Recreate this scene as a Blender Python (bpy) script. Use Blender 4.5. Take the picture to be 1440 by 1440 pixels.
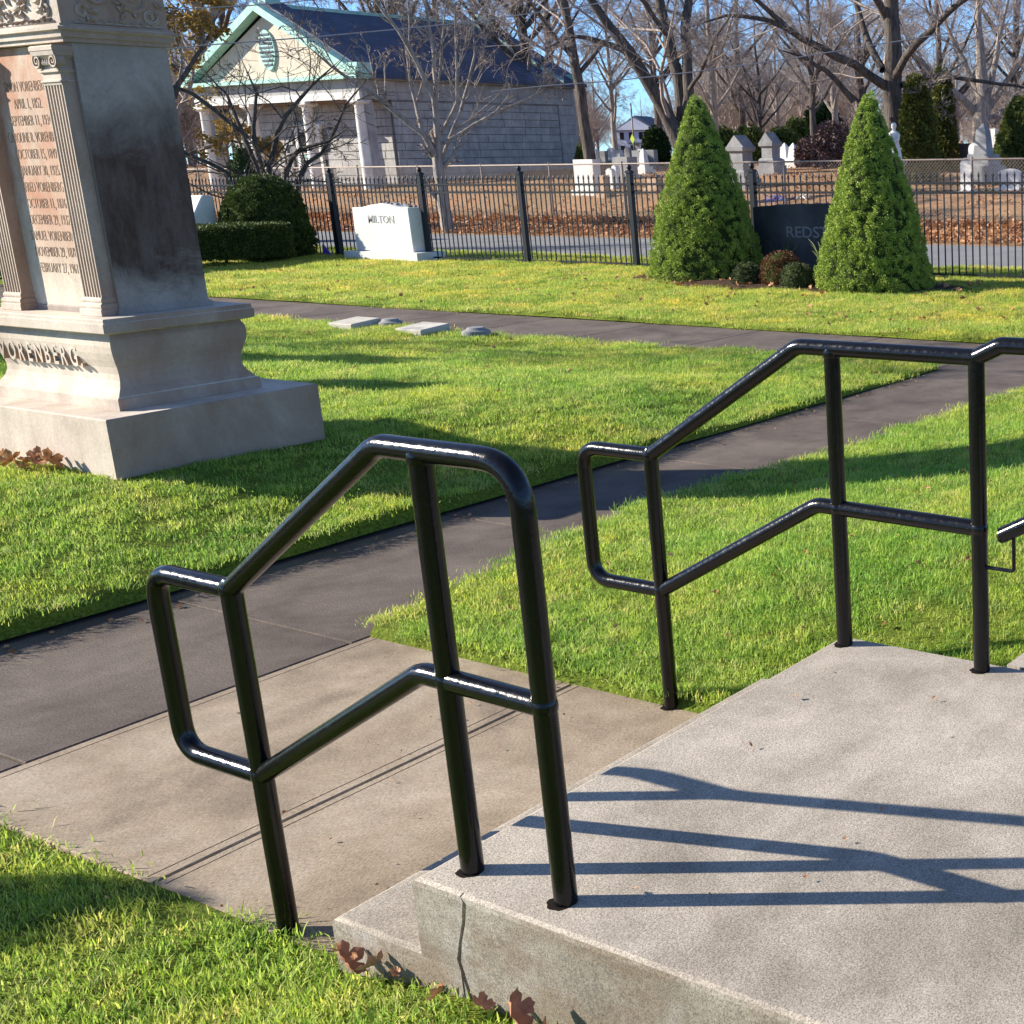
import bpy, bmesh, math, random
import numpy as np
from mathutils import Vector, Matrix, Euler
for o in list(bpy.data.objects): bpy.data.objects.remove(o)
S = bpy.context.scene
COL = S.collection
R = math.radians
PI = math.pi

# ------------------------------------------------------------------ camera, world, sun, exposure
H = 1.86
F_PX, CX, CY = 1853.26, 1396.0, 696.6          # photograph is 1440 px wide
CAM = np.array([[0.47054558, -0.88224403, -0.01524214],
                [-0.22994816, -0.10592934, -0.9674207],
                [0.85188655, 0.45872044, -0.25271498]])   # rows: camera right, down, forward in the world
cam_data = bpy.data.cameras.new('camera')
cam = bpy.data.objects.new('camera', cam_data)
COL.objects.link(cam)
cam_data.sensor_width = 36.0
cam_data.lens = F_PX / 1440 * 36
cam_data.shift_x = -(CX - 720) / 1440
cam_data.shift_y = (CY - 720) / 1440
cam_data.clip_end = 3000
cam_data.clip_start = 0.05
m = Matrix.Identity(4)
for i in range(3):
    m[i][0] = CAM[0][i]; m[i][1] = -CAM[1][i]; m[i][2] = -CAM[2][i]
m[0][3], m[1][3], m[2][3] = 0, 0, H
cam.matrix_world = m
S.camera = cam

SUN_AZ, SUN_EL = 118.0, 26.0                   # direction towards the sun, maths azimuth
world = bpy.data.worlds.new('World'); S.world = world; world.use_nodes = True
nt = world.node_tree; nt.nodes.clear()
sky = nt.nodes.new('ShaderNodeTexSky'); sky.sky_type = 'NISHITA'; sky.sun_disc = False
sky.sun_elevation = R(SUN_EL); sky.sun_rotation = R(90 - SUN_AZ)
sky.air_density = 1.0; sky.dust_density = 0.0; sky.ozone_density = 1.6
hsv = nt.nodes.new('ShaderNodeHueSaturation'); hsv.inputs['Saturation'].default_value = 1.0
tcw = nt.nodes.new('ShaderNodeTexCoord'); sx = nt.nodes.new('ShaderNodeSeparateXYZ'); nt.links.new(tcw.outputs['Generated'], sx.inputs[0])
rmp = nt.nodes.new('ShaderNodeValToRGB'); rmp.color_ramp.elements[0].color = (0.42, 0.78, 1.45, 1); rmp.color_ramp.elements[1].position = 0.55; rmp.color_ramp.elements[1].color = (0.95, 0.90, 1.0, 1)
nt.links.new(sx.outputs[2], rmp.inputs[0]); mxs = nt.nodes.new('ShaderNodeMix'); mxs.data_type = 'RGBA'; mxs.blend_type = 'MULTIPLY'; mxs.inputs[0].default_value = 1.0
bg = nt.nodes.new('ShaderNodeBackground'); bg.inputs['Strength'].default_value = 0.085
wo = nt.nodes.new('ShaderNodeOutputWorld')
nt.links.new(sky.outputs[0], hsv.inputs['Color']); nt.links.new(hsv.outputs[0], mxs.inputs[6]); nt.links.new(rmp.outputs[0], mxs.inputs[7]); nt.links.new(mxs.outputs[2], bg.inputs[0]); nt.links.new(bg.outputs[0], wo.inputs[0])
sl = bpy.data.lights.new('sun', 'SUN'); sl.energy = 5.0; sl.angle = R(0.5); sl.color = (1.0, 0.92, 0.79)
so = bpy.data.objects.new('sun', sl); COL.objects.link(so)
sd = Vector((math.cos(R(SUN_AZ)) * math.cos(R(SUN_EL)), math.sin(R(SUN_AZ)) * math.cos(R(SUN_EL)), math.sin(R(SUN_EL))))
so.rotation_euler = sd.to_track_quat('Z', 'Y').to_euler(); so.location = (-20, 30, 30)
S.view_settings.view_transform = 'Standard'; S.view_settings.look = 'None'
S.view_settings.gamma = 1.0; S.view_settings.exposure = 1.12; S.view_settings.use_curve_mapping = False
S.render.engine = 'CYCLES'
S.cycles.transparent_max_bounces = 8

# ------------------------------------------------------------------ terrain
def sst(a, b, x):
    t = np.clip((np.asarray(x, float) - a) / (b - a), 0, 1); return t * t * (3 - 2 * t)
def lawn_c_z(x, y):                              # the monument stands on a low rise
    b = 0.045 + 0.055 * (1 - sst(5.5, 8.5, x)); return b + (0.30 - b) * sst(5.8, 7.3, y) * (1 - sst(5.6, 9.4, x))
def lawn_b_z(x, y):
    return 0.045 + 0.22 * (1 - sst(2.5, 4.7, y)) * sst(3.25, 4.6, x)
def lawn_a_z(x, y):
    return 0.0 + 0.03 * (1 - sst(1.2, 1.75, x)) + 0.085 * (1 - sst(2.15, 2.95, y)) + 0.05 * (1 - sst(1.0, 2.1, y))
def far_z(x, y):
    t = np.maximum(np.asarray(x, float) - 29.0, 0)
    return 1.74 * (1 - np.exp(-t / 11.0)) * sst(-1, 5, t)
def gz(x, y):
    if x > 23.9: return float(far_z(x, y))
    if x < 9.95 and y > 5.87: return float(lawn_c_z(x, y))
    return 0.04 if x > 11.5 else 0.0
def polar(u, d):                                 # a spot on the ground seen in column u of the photo, d metres away
    v = CY - F_PX * 0.2527 / 0.9674
    for _ in range(2): v = 213.0 - 0.0157 * (u - CX)
    r = CAM.T @ np.array([(u - CX) / F_PX, (v - CY) / F_PX, 1.0]); r = r[:2] / np.hypot(r[0], r[1])
    x, y = r * d
    return float(x), float(y), gz(x, y)
RX, RY = 0.4705, -0.8822                         # camera-right on the ground

# ------------------------------------------------------------------ object helpers
def link(name, mesh, mat=None, parent=None):
    o = bpy.data.objects.new(name, mesh); COL.objects.link(o)
    if mat is not None and len(mesh.materials) == 0: mesh.materials.append(mat)
    if parent is not None: o.parent = parent
    return o
def tag(o, label=None, cat=None, group=None, kind=None):
    if label: o['label'] = label
    if cat: o['category'] = cat
    if group: o['group'] = group
    if kind: o['kind'] = kind
    return o
def thing(name, label, cat, loc=(0, 0, 0), rotz=0.0, group=None):
    o = bpy.data.objects.new(name, None); COL.objects.link(o)
    o.location = loc; o.rotation_euler = (0, 0, rotz); o.empty_display_size = 0.2
    return tag(o, label, cat, group)
def copy_tree(o, parent=None):
    c = o.copy(); COL.objects.link(c)
    if parent: c.parent = parent
    for ch in list(o.children): copy_tree(ch, c)
    return c
class MB:
    def __init__(s): s.v = []; s.f = []; s.sm = []
    def add(s, vs, fs, smooth=False):
        b = len(s.v); s.v += [tuple(map(float, p)) for p in vs]; s.f += [tuple(b + i for i in f) for f in fs]; s.sm += [smooth] * len(fs); return s
    def box(s, x0, x1, y0, y1, z0, z1):
        return s.add([(x0, y0, z0), (x1, y0, z0), (x1, y1, z0), (x0, y1, z0), (x0, y0, z1), (x1, y0, z1), (x1, y1, z1), (x0, y1, z1)],
                     [(0, 3, 2, 1), (4, 5, 6, 7), (0, 1, 5, 4), (1, 2, 6, 5), (2, 3, 7, 6), (3, 0, 4, 7)])
    def loft(s, rings, cap=True, smooth=False, closed=True):
        n = len(rings[0]); vs = [p for r in rings for p in r]; fs = []
        for i in range(len(rings) - 1):
            for j in range(n if closed else n - 1):
                k = (j + 1) % n; fs.append((i * n + j, i * n + k, (i + 1) * n + k, (i + 1) * n + j))
        b = len(s.v); s.add(vs, fs, smooth)
        if cap:
            s.f.append(tuple(b + i for i in reversed(range(n)))); s.sm.append(False)
            s.f.append(tuple(b + (len(rings) - 1) * n + i for i in range(n))); s.sm.append(False)
        return s
    def rects(s, prof):                           # stacked rectangles (x0,x1,y0,y1,z)
        return s.loft([[(a, c, z), (b, c, z), (b, d, z), (a, d, z)] for a, b, c, d, z in prof])
    def lathe(s, prof, cx=0, cy=0, n=16, smooth=True):
        return s.loft([[(cx + r * math.cos(2 * PI * j / n), cy + r * math.sin(2 * PI * j / n), z) for j in range(n)] for r, z in prof], smooth=smooth)
    def tube(s, pts, r, n=12, cap=True, smooth=True, flat=1.0):
        P = [Vector(p) for p in pts]; rr = r if hasattr(r, '__len__') else [r] * len(P)
        T = [((P[min(i + 1, len(P) - 1)] - P[max(i - 1, 0)]).normalized()) for i in range(len(P))]
        a = Vector((0, 0, 1)) if abs(T[0].z) < 0.9 else Vector((1, 0, 0))
        U = (a - T[0] * a.dot(T[0])).normalized(); rings = []
        for i, p in enumerate(P):
            U = (U - T[i] * U.dot(T[i])).normalized(); W = T[i].cross(U)
            rings.append([tuple(p + (U * math.cos(2 * PI * j / n) * flat + W * math.sin(2 * PI * j / n)) * rr[i]) for j in range(n)])
        return s.loft(rings, cap=cap, smooth=smooth)
    def mesh(s, name):
        me = bpy.data.meshes.new(name); me.from_pydata(s.v, [], s.f)
        me.polygons.foreach_set('use_smooth', s.sm); me.update(); return me
    def build(s, name, mat, parent=None):
        me = s.mesh(name)
        if any(s.sm): fix_sharp(me)
        return link(name, me, mat, parent)
def fix_sharp(me, ang=40):
    bm = bmesh.new(); bm.from_mesh(me)
    bmesh.ops.remove_doubles(bm, verts=bm.verts, dist=1e-5)
    for e in bm.edges:
        if len(e.link_faces) == 2 and e.calc_face_angle(0) > R(ang): e.smooth = False
    bm.to_mesh(me); bm.free()
def bevel_mesh(me, w=0.01, seg=2):
    bm = bmesh.new(); bm.from_mesh(me); bmesh.ops.bevel(bm, geom=bm.edges[:], offset=w, segments=seg, affect='EDGES', profile=0.5)
    bm.to_mesh(me); bm.free(); return me
def fillet(pts, r, n=6):                          # polyline with rounded corners; r per inner corner
    P = [Vector(p) for p in pts]; out = [P[0]]
    for i in range(1, len(P) - 1):
        ri = r[i - 1] if hasattr(r, '__len__') else r
        a = (P[i - 1] - P[i]); b = (P[i + 1] - P[i]); ang = a.angle(b); d = min(ri / math.tan(ang / 2), a.length * .49, b.length * .49)
        p0 = P[i] + a.normalized() * d; p1 = P[i] + b.normalized() * d
        for k in range(n + 1):
            t = k / n; out.append(p0 * (1 - t) ** 2 + P[i] * 2 * t * (1 - t) + p1 * t * t)
    out.append(P[-1]); return [tuple(p) for p in out]
def np_mesh(name, verts, faces, mats=None, mat_idx=None, smooth=False):
    me = bpy.data.meshes.new(name); k = faces.shape[1]
    me.vertices.add(len(verts)); me.vertices.foreach_set('co', np.asarray(verts, np.float32).ravel())
    me.loops.add(faces.size); me.loops.foreach_set('vertex_index', faces.astype(np.int32).ravel())
    me.polygons.add(len(faces)); me.polygons.foreach_set('loop_start', np.arange(0, faces.size, k, dtype=np.int32))
    me.polygons.foreach_set('loop_total', np.full(len(faces), k, np.int32))
    if smooth: me.polygons.foreach_set('use_smooth', np.ones(len(faces), bool))
    for mm in (mats or []): me.materials.append(mm)
    if mat_idx is not None: me.polygons.foreach_set('material_index', mat_idx.astype(np.int32))
    me.update(calc_edges=True); return me

# ------------------------------------------------------------------ materials
class NT:
    def __init__(s, name, rough=0.8, spec=0.3):
        s.m = bpy.data.materials.new(name); s.m.use_nodes = True; s.t = s.m.node_tree
        s.b = s.t.nodes['Principled BSDF']; s.b.inputs['Roughness'].default_value = rough
        s.b.inputs['Specular IOR Level'].default_value = spec
        s.geo = s.t.nodes.new('ShaderNodeNewGeometry'); s.tc = s.t.nodes.new('ShaderNodeTexCoord'); s.out = s.t.nodes['Material Output']
    def n(s, t, **k):
        x = s.t.nodes.new(t)
        for a, v in k.items(): setattr(x, a, v)
        return x
    def l(s, a, b): s.t.links.new(a, b)
    def noise(s, scale, detail=4, rough=0.55, vec=None, dist=0.0, stretch=None):
        x = s.n('ShaderNodeTexNoise'); x.inputs['Scale'].default_value = scale; x.inputs['Detail'].default_value = detail
        x.inputs['Roughness'].default_value = rough; x.inputs['Distortion'].default_value = dist
        v = vec or s.geo.outputs['Position']
        if stretch:
            mp = s.n('ShaderNodeMapping'); mp.inputs['Scale'].default_value = stretch; s.l(v, mp.inputs[0]); v = mp.outputs[0]
        s.l(v, x.inputs['Vector']); return x.outputs['Fac']
    def ramp(s, fac, stops):
        x = s.n('ShaderNodeValToRGB'); e = x.color_ramp.elements
        while len(e) < len(stops): e.new(0.5)
        for i, (p, c) in enumerate(stops):
            e[i].position = p; e[i].color = (c, c, c, 1) if not hasattr(c, '__len__') else (*c, 1)
        s.l(fac, x.inputs[0]); return x.outputs[0]
    def mix(s, fac, a, b, mode='MIX'):
        x = s.n('ShaderNodeMix', data_type='RGBA', blend_type=mode)
        for sock, v in ((x.inputs[0], fac), (x.inputs[6], a), (x.inputs[7], b)):
            if hasattr(v, 'links') or hasattr(v, 'is_linked'): s.l(v, sock)
            elif hasattr(v, '__len__'): sock.default_value = (*v, 1)
            else: sock.default_value = v
        return x.outputs[2]
    def math(s, op, a, b=0.0):
        x = s.n('ShaderNodeMath', operation=op)
        for sock, v in ((x.inputs[0], a), (x.inputs[1], b)):
            if hasattr(v, 'is_linked'): s.l(v, sock)
            else: sock.default_value = v
        return x.outputs[0]
    def sep(s, v):
        x = s.n('ShaderNodeSeparateXYZ'); s.l(v, x.inputs[0]); return x.outputs
    def color(s, c):
        if hasattr(c, 'is_linked'): s.l(c, s.b.inputs['Base Color'])
        else: s.b.inputs['Base Color'].default_value = (*c, 1)
        return s
    def bump(s, fac, strength=0.3, dist=0.01):
        x = s.n('ShaderNodeBump'); x.inputs['Strength'].default_value = strength; x.inputs['Distance'].default_value = dist
        s.l(fac, x.inputs['Height']); s.l(x.outputs[0], s.b.inputs['Normal']); return s

def concrete(name, base, dark, light, speck=0.5, rough=0.85, brush=None, stain=1.0):
    t = NT(name, rough)
    big = t.ramp(t.noise(1.4, 7, 0.68, dist=0.4), [(0.34, dark), (0.5, base), (0.66, light)])
    mid = t.ramp(t.noise(9, 6, 0.7), [(0.3, 0.78), (0.7, 1.12)])
    c = t.mix(0.8 * stain, big, mid, 'MULTIPLY')
    fine = t.ramp(t.noise(230, 2, 0.9, stretch=brush), [(0.36, 1 - 0.75 * speck), (0.5, 1.0), (0.64, 1 + 0.6 * speck)])
    c = t.mix(0.9, c, fine, 'MULTIPLY')
    pits = t.ramp(t.noise(420, 1, 0.5), [(0.25, 0.35), (0.33, 1.0)])
    c = t.mix(0.7, c, pits, 'MULTIPLY')
    t.color(c); t.bump(t.noise(160, 4, 0.8, stretch=brush), 0.5, 0.004)
    return t.m
M = {}
M['platform'] = concrete('platform_concrete', (0.40, 0.35, 0.285), (0.28, 0.24, 0.19), (0.48, 0.425, 0.35), 0.65)
M['landing'] = concrete('landing_concrete', (0.31, 0.243, 0.170), (0.18, 0.138, 0.096), (0.39, 0.32, 0.24), 0.55, brush=(0.35, 1, 1))
M['path'] = concrete('path_concrete', (0.115, 0.090, 0.074), (0.068, 0.052, 0.043), (0.155, 0.124, 0.102), 0.9, brush=(0.5, 1, 1))
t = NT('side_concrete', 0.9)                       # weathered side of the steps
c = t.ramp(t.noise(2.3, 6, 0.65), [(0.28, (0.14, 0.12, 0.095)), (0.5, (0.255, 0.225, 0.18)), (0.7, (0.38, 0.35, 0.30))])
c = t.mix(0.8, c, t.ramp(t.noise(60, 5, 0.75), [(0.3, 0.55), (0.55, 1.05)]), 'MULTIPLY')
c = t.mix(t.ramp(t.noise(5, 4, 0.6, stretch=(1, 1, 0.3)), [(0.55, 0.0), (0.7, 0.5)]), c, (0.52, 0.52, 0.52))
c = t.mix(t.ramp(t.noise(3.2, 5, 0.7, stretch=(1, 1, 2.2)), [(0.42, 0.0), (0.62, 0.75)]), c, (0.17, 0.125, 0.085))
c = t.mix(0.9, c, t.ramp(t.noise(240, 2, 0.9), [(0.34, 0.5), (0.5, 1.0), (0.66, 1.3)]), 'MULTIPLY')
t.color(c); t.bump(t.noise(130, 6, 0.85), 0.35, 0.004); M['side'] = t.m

t = NT('black_gloss_paint', 0.2, 0.35); t.color((0.004, 0.004, 0.005)); t.b.inputs['Coat Weight'].default_value = 0.0; t.b.inputs['Coat Roughness'].default_value = 0.08
t.bump(t.noise(60, 4, 0.65), 0.35, 0.0022); M['rail'] = t.m; t.l(t.ramp(t.noise(55, 4, 0.7), [(0.35, 0.10), (0.65, 0.26)]), t.b.inputs['Roughness'])
t = NT('black_fence_paint', 0.45, 0.25); t.color((0.012, 0.014, 0.018)); M['fence'] = t.m
t = NT('dry_leaf_surface', 0.7, 0.2); oi2 = t.n('ShaderNodeObjectInfo'); t.color(t.mix(0.8, t.ramp(oi2.outputs['Random'], [(0.0, (0.62, 0.42, 0.30)), (0.35, (0.40, 0.19, 0.10)), (0.65, (0.30, 0.12, 0.06)), (1.0, (0.55, 0.30, 0.20))]), t.ramp(t.noise(45, 4, 0.7), [(0.3, 0.6), (0.7, 1.25)]), 'MULTIPLY')); M['leafbig'] = t.m
t = NT('rusty_steel', 0.6, 0.4); t.color(t.ramp(t.noise(30, 3), [(0.4, (0.30, 0.27, 0.24)), (0.7, (0.22, 0.13, 0.08))])); M['galv'] = t.m
t = NT('dark_hole', 0.95, 0.1); t.color((0.012, 0.009, 0.007)); M['hole'] = t.m
t = NT('soil', 0.95, 0.1); t.color(t.ramp(t.noise(35, 5, 0.7), [(0.3, (0.035, 0.022, 0.014)), (0.7, (0.11, 0.07, 0.045))])); t.bump(t.noise(50, 5), 1, 0.03); M['soil'] = t.m

def lawn_mat():
    t = NT('lawn_soil_and_thatch', 0.95, 0.1)
    a = t.ramp(t.noise(60, 5, 0.75), [(0.3, (0.05, 0.075, 0.012)), (0.55, (0.19, 0.25, 0.035)), (0.75, (0.32, 0.35, 0.07))])
    b = t.ramp(t.noise(1.3, 4, 0.6), [(0.35, (0.8, 0.9, 0.8)), (0.65, (1.15, 1.05, 0.9))])
    t.color(t.mix(1.0, a, b, 'MULTIPLY')); t.bump(t.noise(70, 5, 0.7), 1, 0.03); return t.m
M['lawn'] = lawn_mat()
t = NT('grass_blades', 0.55, 0.25)
oi = t.n('ShaderNodeObjectInfo')
blade = t.ramp(oi.outputs['Random'], [(0.0, (0.17, 0.32, 0.045)), (0.45, (0.31, 0.47, 0.068)), (0.8, (0.43, 0.55, 0.095)), (1.0, (0.58, 0.57, 0.21))])
patch = t.ramp(t.noise(0.9, 4, 0.65), [(0.3, (0.70, 0.92, 0.8)), (0.5, (1.0, 1.0, 1.0)), (0.68, (1.35, 1.1, 1.0))])
fineb = t.ramp(t.noise(140, 1, 0.5), [(0.3, 0.75), (0.7, 1.4)])
c = t.mix(1.0, blade, patch, 'MULTIPLY'); c = t.mix(0.9, c, fineb, 'MULTIPLY'); c = t.mix(t.ramp(t.noise(230, 0, 0.5), [(0.66, 0.0), (0.70, 0.8)]), c, (0.62, 0.52, 0.30)); c = t.mix(0.8, c, t.ramp(t.noise(11, 3, 0.6), [(0.32, (0.55, 0.66, 0.55)), (0.50, (1.05, 1.05, 1.0)), (0.68, (1.3, 1.18, 0.9))]), 'MULTIPLY')
px_ = t.sep(t.geo.outputs['Position'])
c = t.mix(t.ramp(t.noise(2.3, 6, 0.72), [(0.58, 0.0), (0.72, 0.55)]), c, (0.42, 0.34, 0.14))
yel = t.n('ShaderNodeMapRange'); yel.inputs[1].default_value = 7.0; yel.inputs[2].default_value = 13.0; t.l(px_[0], yel.inputs[0])
c = t.mix(yel.outputs[0], c, t.mix(1.0, c, (1.28, 1.05, 1.1), 'MULTIPLY'))
t.color(c)
tr = t.n('ShaderNodeBsdfTranslucent'); t.l(c, tr.inputs[0]); ms = t.n('ShaderNodeMixShader'); ms.inputs[0].default_value = 0.5
t.l(t.b.outputs[0], ms.inputs[1]); t.l(tr.outputs[0], ms.inputs[2]); t.l(ms.outputs[0], t.out.inputs[0]); M['blade'] = t.m

def foliage(name, stops, transl=0.2, rough=0.6, scale=9):
    t = NT(name, rough, 0.25)
    c = t.mix(1.0, t.ramp(t.noise(scale, 3, 0.6), stops), t.ramp(t.noise(70, 2, 0.6), [(0.3, 0.7), (0.7, 1.25)]), 'MULTIPLY')
    t.color(c)
    if transl:
        tr = t.n('ShaderNodeBsdfTranslucent'); t.l(c, tr.inputs[0]); ms = t.n('ShaderNodeMixShader'); ms.inputs[0].default_value = transl
        t.l(t.b.outputs[0], ms.inputs[1]); t.l(tr.outputs[0], ms.inputs[2]); t.l(ms.outputs[0], t.out.inputs[0])
    return t.m
M['spruce'] = foliage('spruce_needles', [(0.3, (0.18, 0.26, 0.045)), (0.6, (0.38, 0.48, 0.078)), (0.8, (0.54, 0.58, 0.13))], 0.03)
M['yew'] = foliage('yew_needles', [(0.3, (0.045, 0.07, 0.016)), (0.7, (0.12, 0.15, 0.03))], 0.1)
M['cedar'] = foliage('cedar_leaves', [(0.3, (0.07, 0.09, 0.02)), (0.6, (0.14, 0.15, 0.03)), (0.8, (0.17, 0.12, 0.05))], 0.1, scale=3)
M['darkgreen'] = foliage('evergreen_leaves', [(0.3, (0.025, 0.05, 0.015)), (0.7, (0.06, 0.10, 0.025))], 0.1)
M['bushgreen'] = foliage('bush_leaves', [(0.3, (0.06, 0.10, 0.02)), (0.7, (0.17, 0.19, 0.05))], 0.2)
M['rust'] = foliage('rusty_flowers', [(0.3, (0.10, 0.05, 0.025)), (0.7, (0.26, 0.12, 0.05))], 0.1, scale=25)
M['mum'] = foliage('mum_leaves', [(0.3, (0.05, 0.07, 0.03)), (0.7, (0.14, 0.15, 0.07))], 0.1, scale=25)
M['twigbush'] = foliage('purple_twigs', [(0.3, (0.10, 0.06, 0.06)), (0.7, (0.20, 0.13, 0.12))], 0.0)
M['gold'] = foliage('golden_leaves', [(0.3, (0.20, 0.13, 0.03)), (0.55, (0.38, 0.24, 0.06)), (0.8, (0.16, 0.17, 0.04))], 0.3, scale=1.5)
M['leaf'] = foliage('fallen_leaves', [(0.3, (0.20, 0.085, 0.03)), (0.5, (0.42, 0.20, 0.09)), (0.75, (0.62, 0.40, 0.24))], 0.15, scale=14)
def dirt():
    t = NT('leafy_dry_ground', 0.95, 0.1)
    a = t.ramp(t.noise(14, 6, 0.8), [(0.3, (0.17, 0.105, 0.06)), (0.5, (0.36, 0.225, 0.135)), (0.7, (0.56, 0.38, 0.25))])
    b = t.ramp(t.noise(0.35, 5, 0.6), [(0.35, (0.80, 0.85, 0.75)), (0.65, (1.2, 1.05, 0.9))])
    t.color(t.mix(1.0, a, b, 'MULTIPLY')); t.bump(t.noise(16, 5, 0.8), 1, 0.05); return t.m
M['dirt'] = dirt()
t = NT('asphalt', 0.9, 0.3); t.color(t.mix(1.0, t.ramp(t.noise(0.8, 5), [(0.3, (0.16, 0.165, 0.17)), (0.7, (0.24, 0.24, 0.24))]), t.ramp(t.noise(50, 4, 0.8), [(0.3, 0.7), (0.7, 1.2)]), 'MULTIPLY')); M['road'] = t.m

def bark(name, lo, hi):
    t = NT(name, 0.9, 0.15)
    n1 = t.noise(7, 6, 0.7, stretch=(1.6, 1.6, 0.28)); t.color(t.ramp(n1, [(0.3, lo), (0.65, hi)])); t.bump(n1, 1, 0.06); return t.m
M['bark'] = bark('grey_bark', (0.03, 0.026, 0.023), (0.15, 0.125, 0.108))
M['barkpale'] = bark('pale_bark', (0.15, 0.125, 0.105), (0.42, 0.36, 0.31))
M['barkdark'] = bark('dark_bark', (0.035, 0.03, 0.028), (0.13, 0.11, 0.10))
M['twig'] = bark('twig_bark', (0.20, 0.165, 0.15), (0.46, 0.39, 0.35))

def stone(name, lo, mid, hi, bmp=0.35, z_tint=None, streak=0.5):
    t = NT(name, 0.85, 0.25)
    c = t.ramp(t.noise(2.0, 6, 0.65), [(0.3, lo), (0.5, mid), (0.7, hi)])
    c = t.mix(0.7, c, t.ramp(t.noise(55, 5, 0.75), [(0.3, 0.75), (0.7, 1.15)]), 'MULTIPLY')
    c = t.mix(streak, c, t.ramp(t.noise(7, 4, 0.6, stretch=(1, 1, 0.12)), [(0.35, 0.72), (0.6, 1.05)]), 'MULTIPLY')
    if z_tint:
        z0, z1, col, amt = z_tint
        p = t.sep(t.geo.outputs['Position']); mr = t.n('ShaderNodeMapRange'); mr.inputs[1].default_value = z0; mr.inputs[2].default_value = z1
        t.l(p[2], mr.inputs[0])
        nz = t.ramp(t.noise(2.6, 5, 0.65, dist=0.6, stretch=(1, 1, 0.55)), [(0.30, 0.0), (0.60, 1.0)])
        fac = t.math('MULTIPLY', t.math('MULTIPLY', mr.outputs[0], nz), amt)
        c = t.mix(fac, c, col)
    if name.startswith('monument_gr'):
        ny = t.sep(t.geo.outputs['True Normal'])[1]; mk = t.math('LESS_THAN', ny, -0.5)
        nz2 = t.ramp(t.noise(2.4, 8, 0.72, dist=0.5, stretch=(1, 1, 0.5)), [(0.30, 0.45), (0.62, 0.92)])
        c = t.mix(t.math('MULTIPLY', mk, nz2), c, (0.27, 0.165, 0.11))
    t.color(c); t.bump(t.noise(80, 5, 0.75), bmp, 0.006); return t
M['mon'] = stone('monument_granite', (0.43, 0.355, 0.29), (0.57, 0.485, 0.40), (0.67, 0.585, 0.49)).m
M['monfront'] = stone('monument_front', (0.52, 0.46, 0.37), (0.62, 0.56, 0.45), (0.70, 0.64, 0.53), z_tint=(1.2, 1.7, (0.42, 0.19, 0.11), 0.9)).m
def die_mat():
    t = NT('monument_die_side', 0.85, 0.25)
    p = t.sep(t.geo.outputs['Position'])
    c = t.ramp(t.noise(3, 5, 0.6, stretch=(1, 1, 0.5)), [(0.3, (0.25, 0.205, 0.175)), (0.7, (0.38, 0.325, 0.28))])
    # broad soot and iron stain over the lower half of the side
    w = t.noise(2.4, 9, 0.72, dist=0.7); zz = t.math('ADD', p[2], t.math('MULTIPLY', w, 0.7))
    up = t.ramp(t.math('DIVIDE', zz, 4.0), [(0.56, 1.0), (0.66, 0.0)]); lo = t.ramp(t.math('DIVIDE', zz, 4.0), [(0.385, 0.0), (0.43, 1.0)])
    fac = t.math('MULTIPLY', t.math('MULTIPLY', up, lo), t.ramp(t.noise(3.5, 8, 0.75, stretch=(1.5, 1, 0.35)), [(0.28, 0.62), (0.55, 1.0)]))
    nx = t.sep(t.geo.outputs['True Normal'])
    side = t.ramp(t.math('ABSOLUTE', nx[1]), [(0.4, 0.0), (0.6, 0.95)])
    c = t.mix(t.math('MULTIPLY', fac, side), c, (0.060, 0.030, 0.021))
    c = t.mix(0.6, c, t.ramp(t.noise(40, 5, 0.75), [(0.3, 0.75), (0.7, 1.15)]), 'MULTIPLY')
    t.color(c); t.bump(t.noise(80, 5, 0.75), 0.3, 0.006); return t.m
M['die'] = die_mat()
M['monletter'] = stone('inscription_brown', (0.27, 0.17, 0.11), (0.35, 0.235, 0.16), (0.42, 0.29, 0.20)).m  # dark brown colour of the inscription letters themselves
M['whitestone'] = stone('white_marble', (0.60, 0.58, 0.54), (0.70, 0.68, 0.64), (0.78, 0.77, 0.74), 0.15, streak=0.2).m
M['greystone'] = stone('grey_granite', (0.17, 0.175, 0.18), (0.25, 0.25, 0.25), (0.32, 0.315, 0.31), 0.2, streak=0.3).m
M['palestone'] = stone('pale_weathered_stone', (0.36, 0.34, 0.29), (0.46, 0.43, 0.37), (0.54, 0.51, 0.45), 0.2, streak=0.3).m
M['darkstone'] = stone('dark_granite', (0.045, 0.047, 0.052), (0.07, 0.072, 0.078), (0.10, 0.10, 0.105), 0.25, streak=0.2).m
M['tanstone'] = stone('tan_sandstone', (0.34, 0.22, 0.14), (0.45, 0.31, 0.20), (0.55, 0.40, 0.28), 0.3).m
M['block'] = stone('mausoleum_block', (0.27, 0.265, 0.26), (0.37, 0.36, 0.345), (0.47, 0.455, 0.43), 0.5, streak=0.5).m
M['mortar'] = stone('mortar', (0.14, 0.14, 0.14), (0.18, 0.18, 0.18), (0.22, 0.22, 0.22)).m
M['whitetrim'] = stone('white_column_stone', (0.58, 0.56, 0.52), (0.70, 0.68, 0.63), (0.80, 0.78, 0.73), 0.15, streak=0.25).m
M['cream'] = stone('cream_stucco', (0.50, 0.43, 0.33), (0.58, 0.51, 0.40), (0.64, 0.57, 0.46), 0.15, streak=0.2).m
M['brownsoffit'] = stone('brown_soffit', (0.16, 0.10, 0.07), (0.22, 0.14, 0.09), (0.28, 0.18, 0.12), 0.1).m
t = NT('copper_patina', 0.6, 0.3); t.color(t.ramp(t.noise(3, 5, 0.7, stretch=(1, 1, 0.4)), [(0.3, (0.22, 0.42, 0.36)), (0.6, (0.36, 0.60, 0.51)), (0.8, (0.55, 0.70, 0.60))])); M['patina'] = t.m
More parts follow.
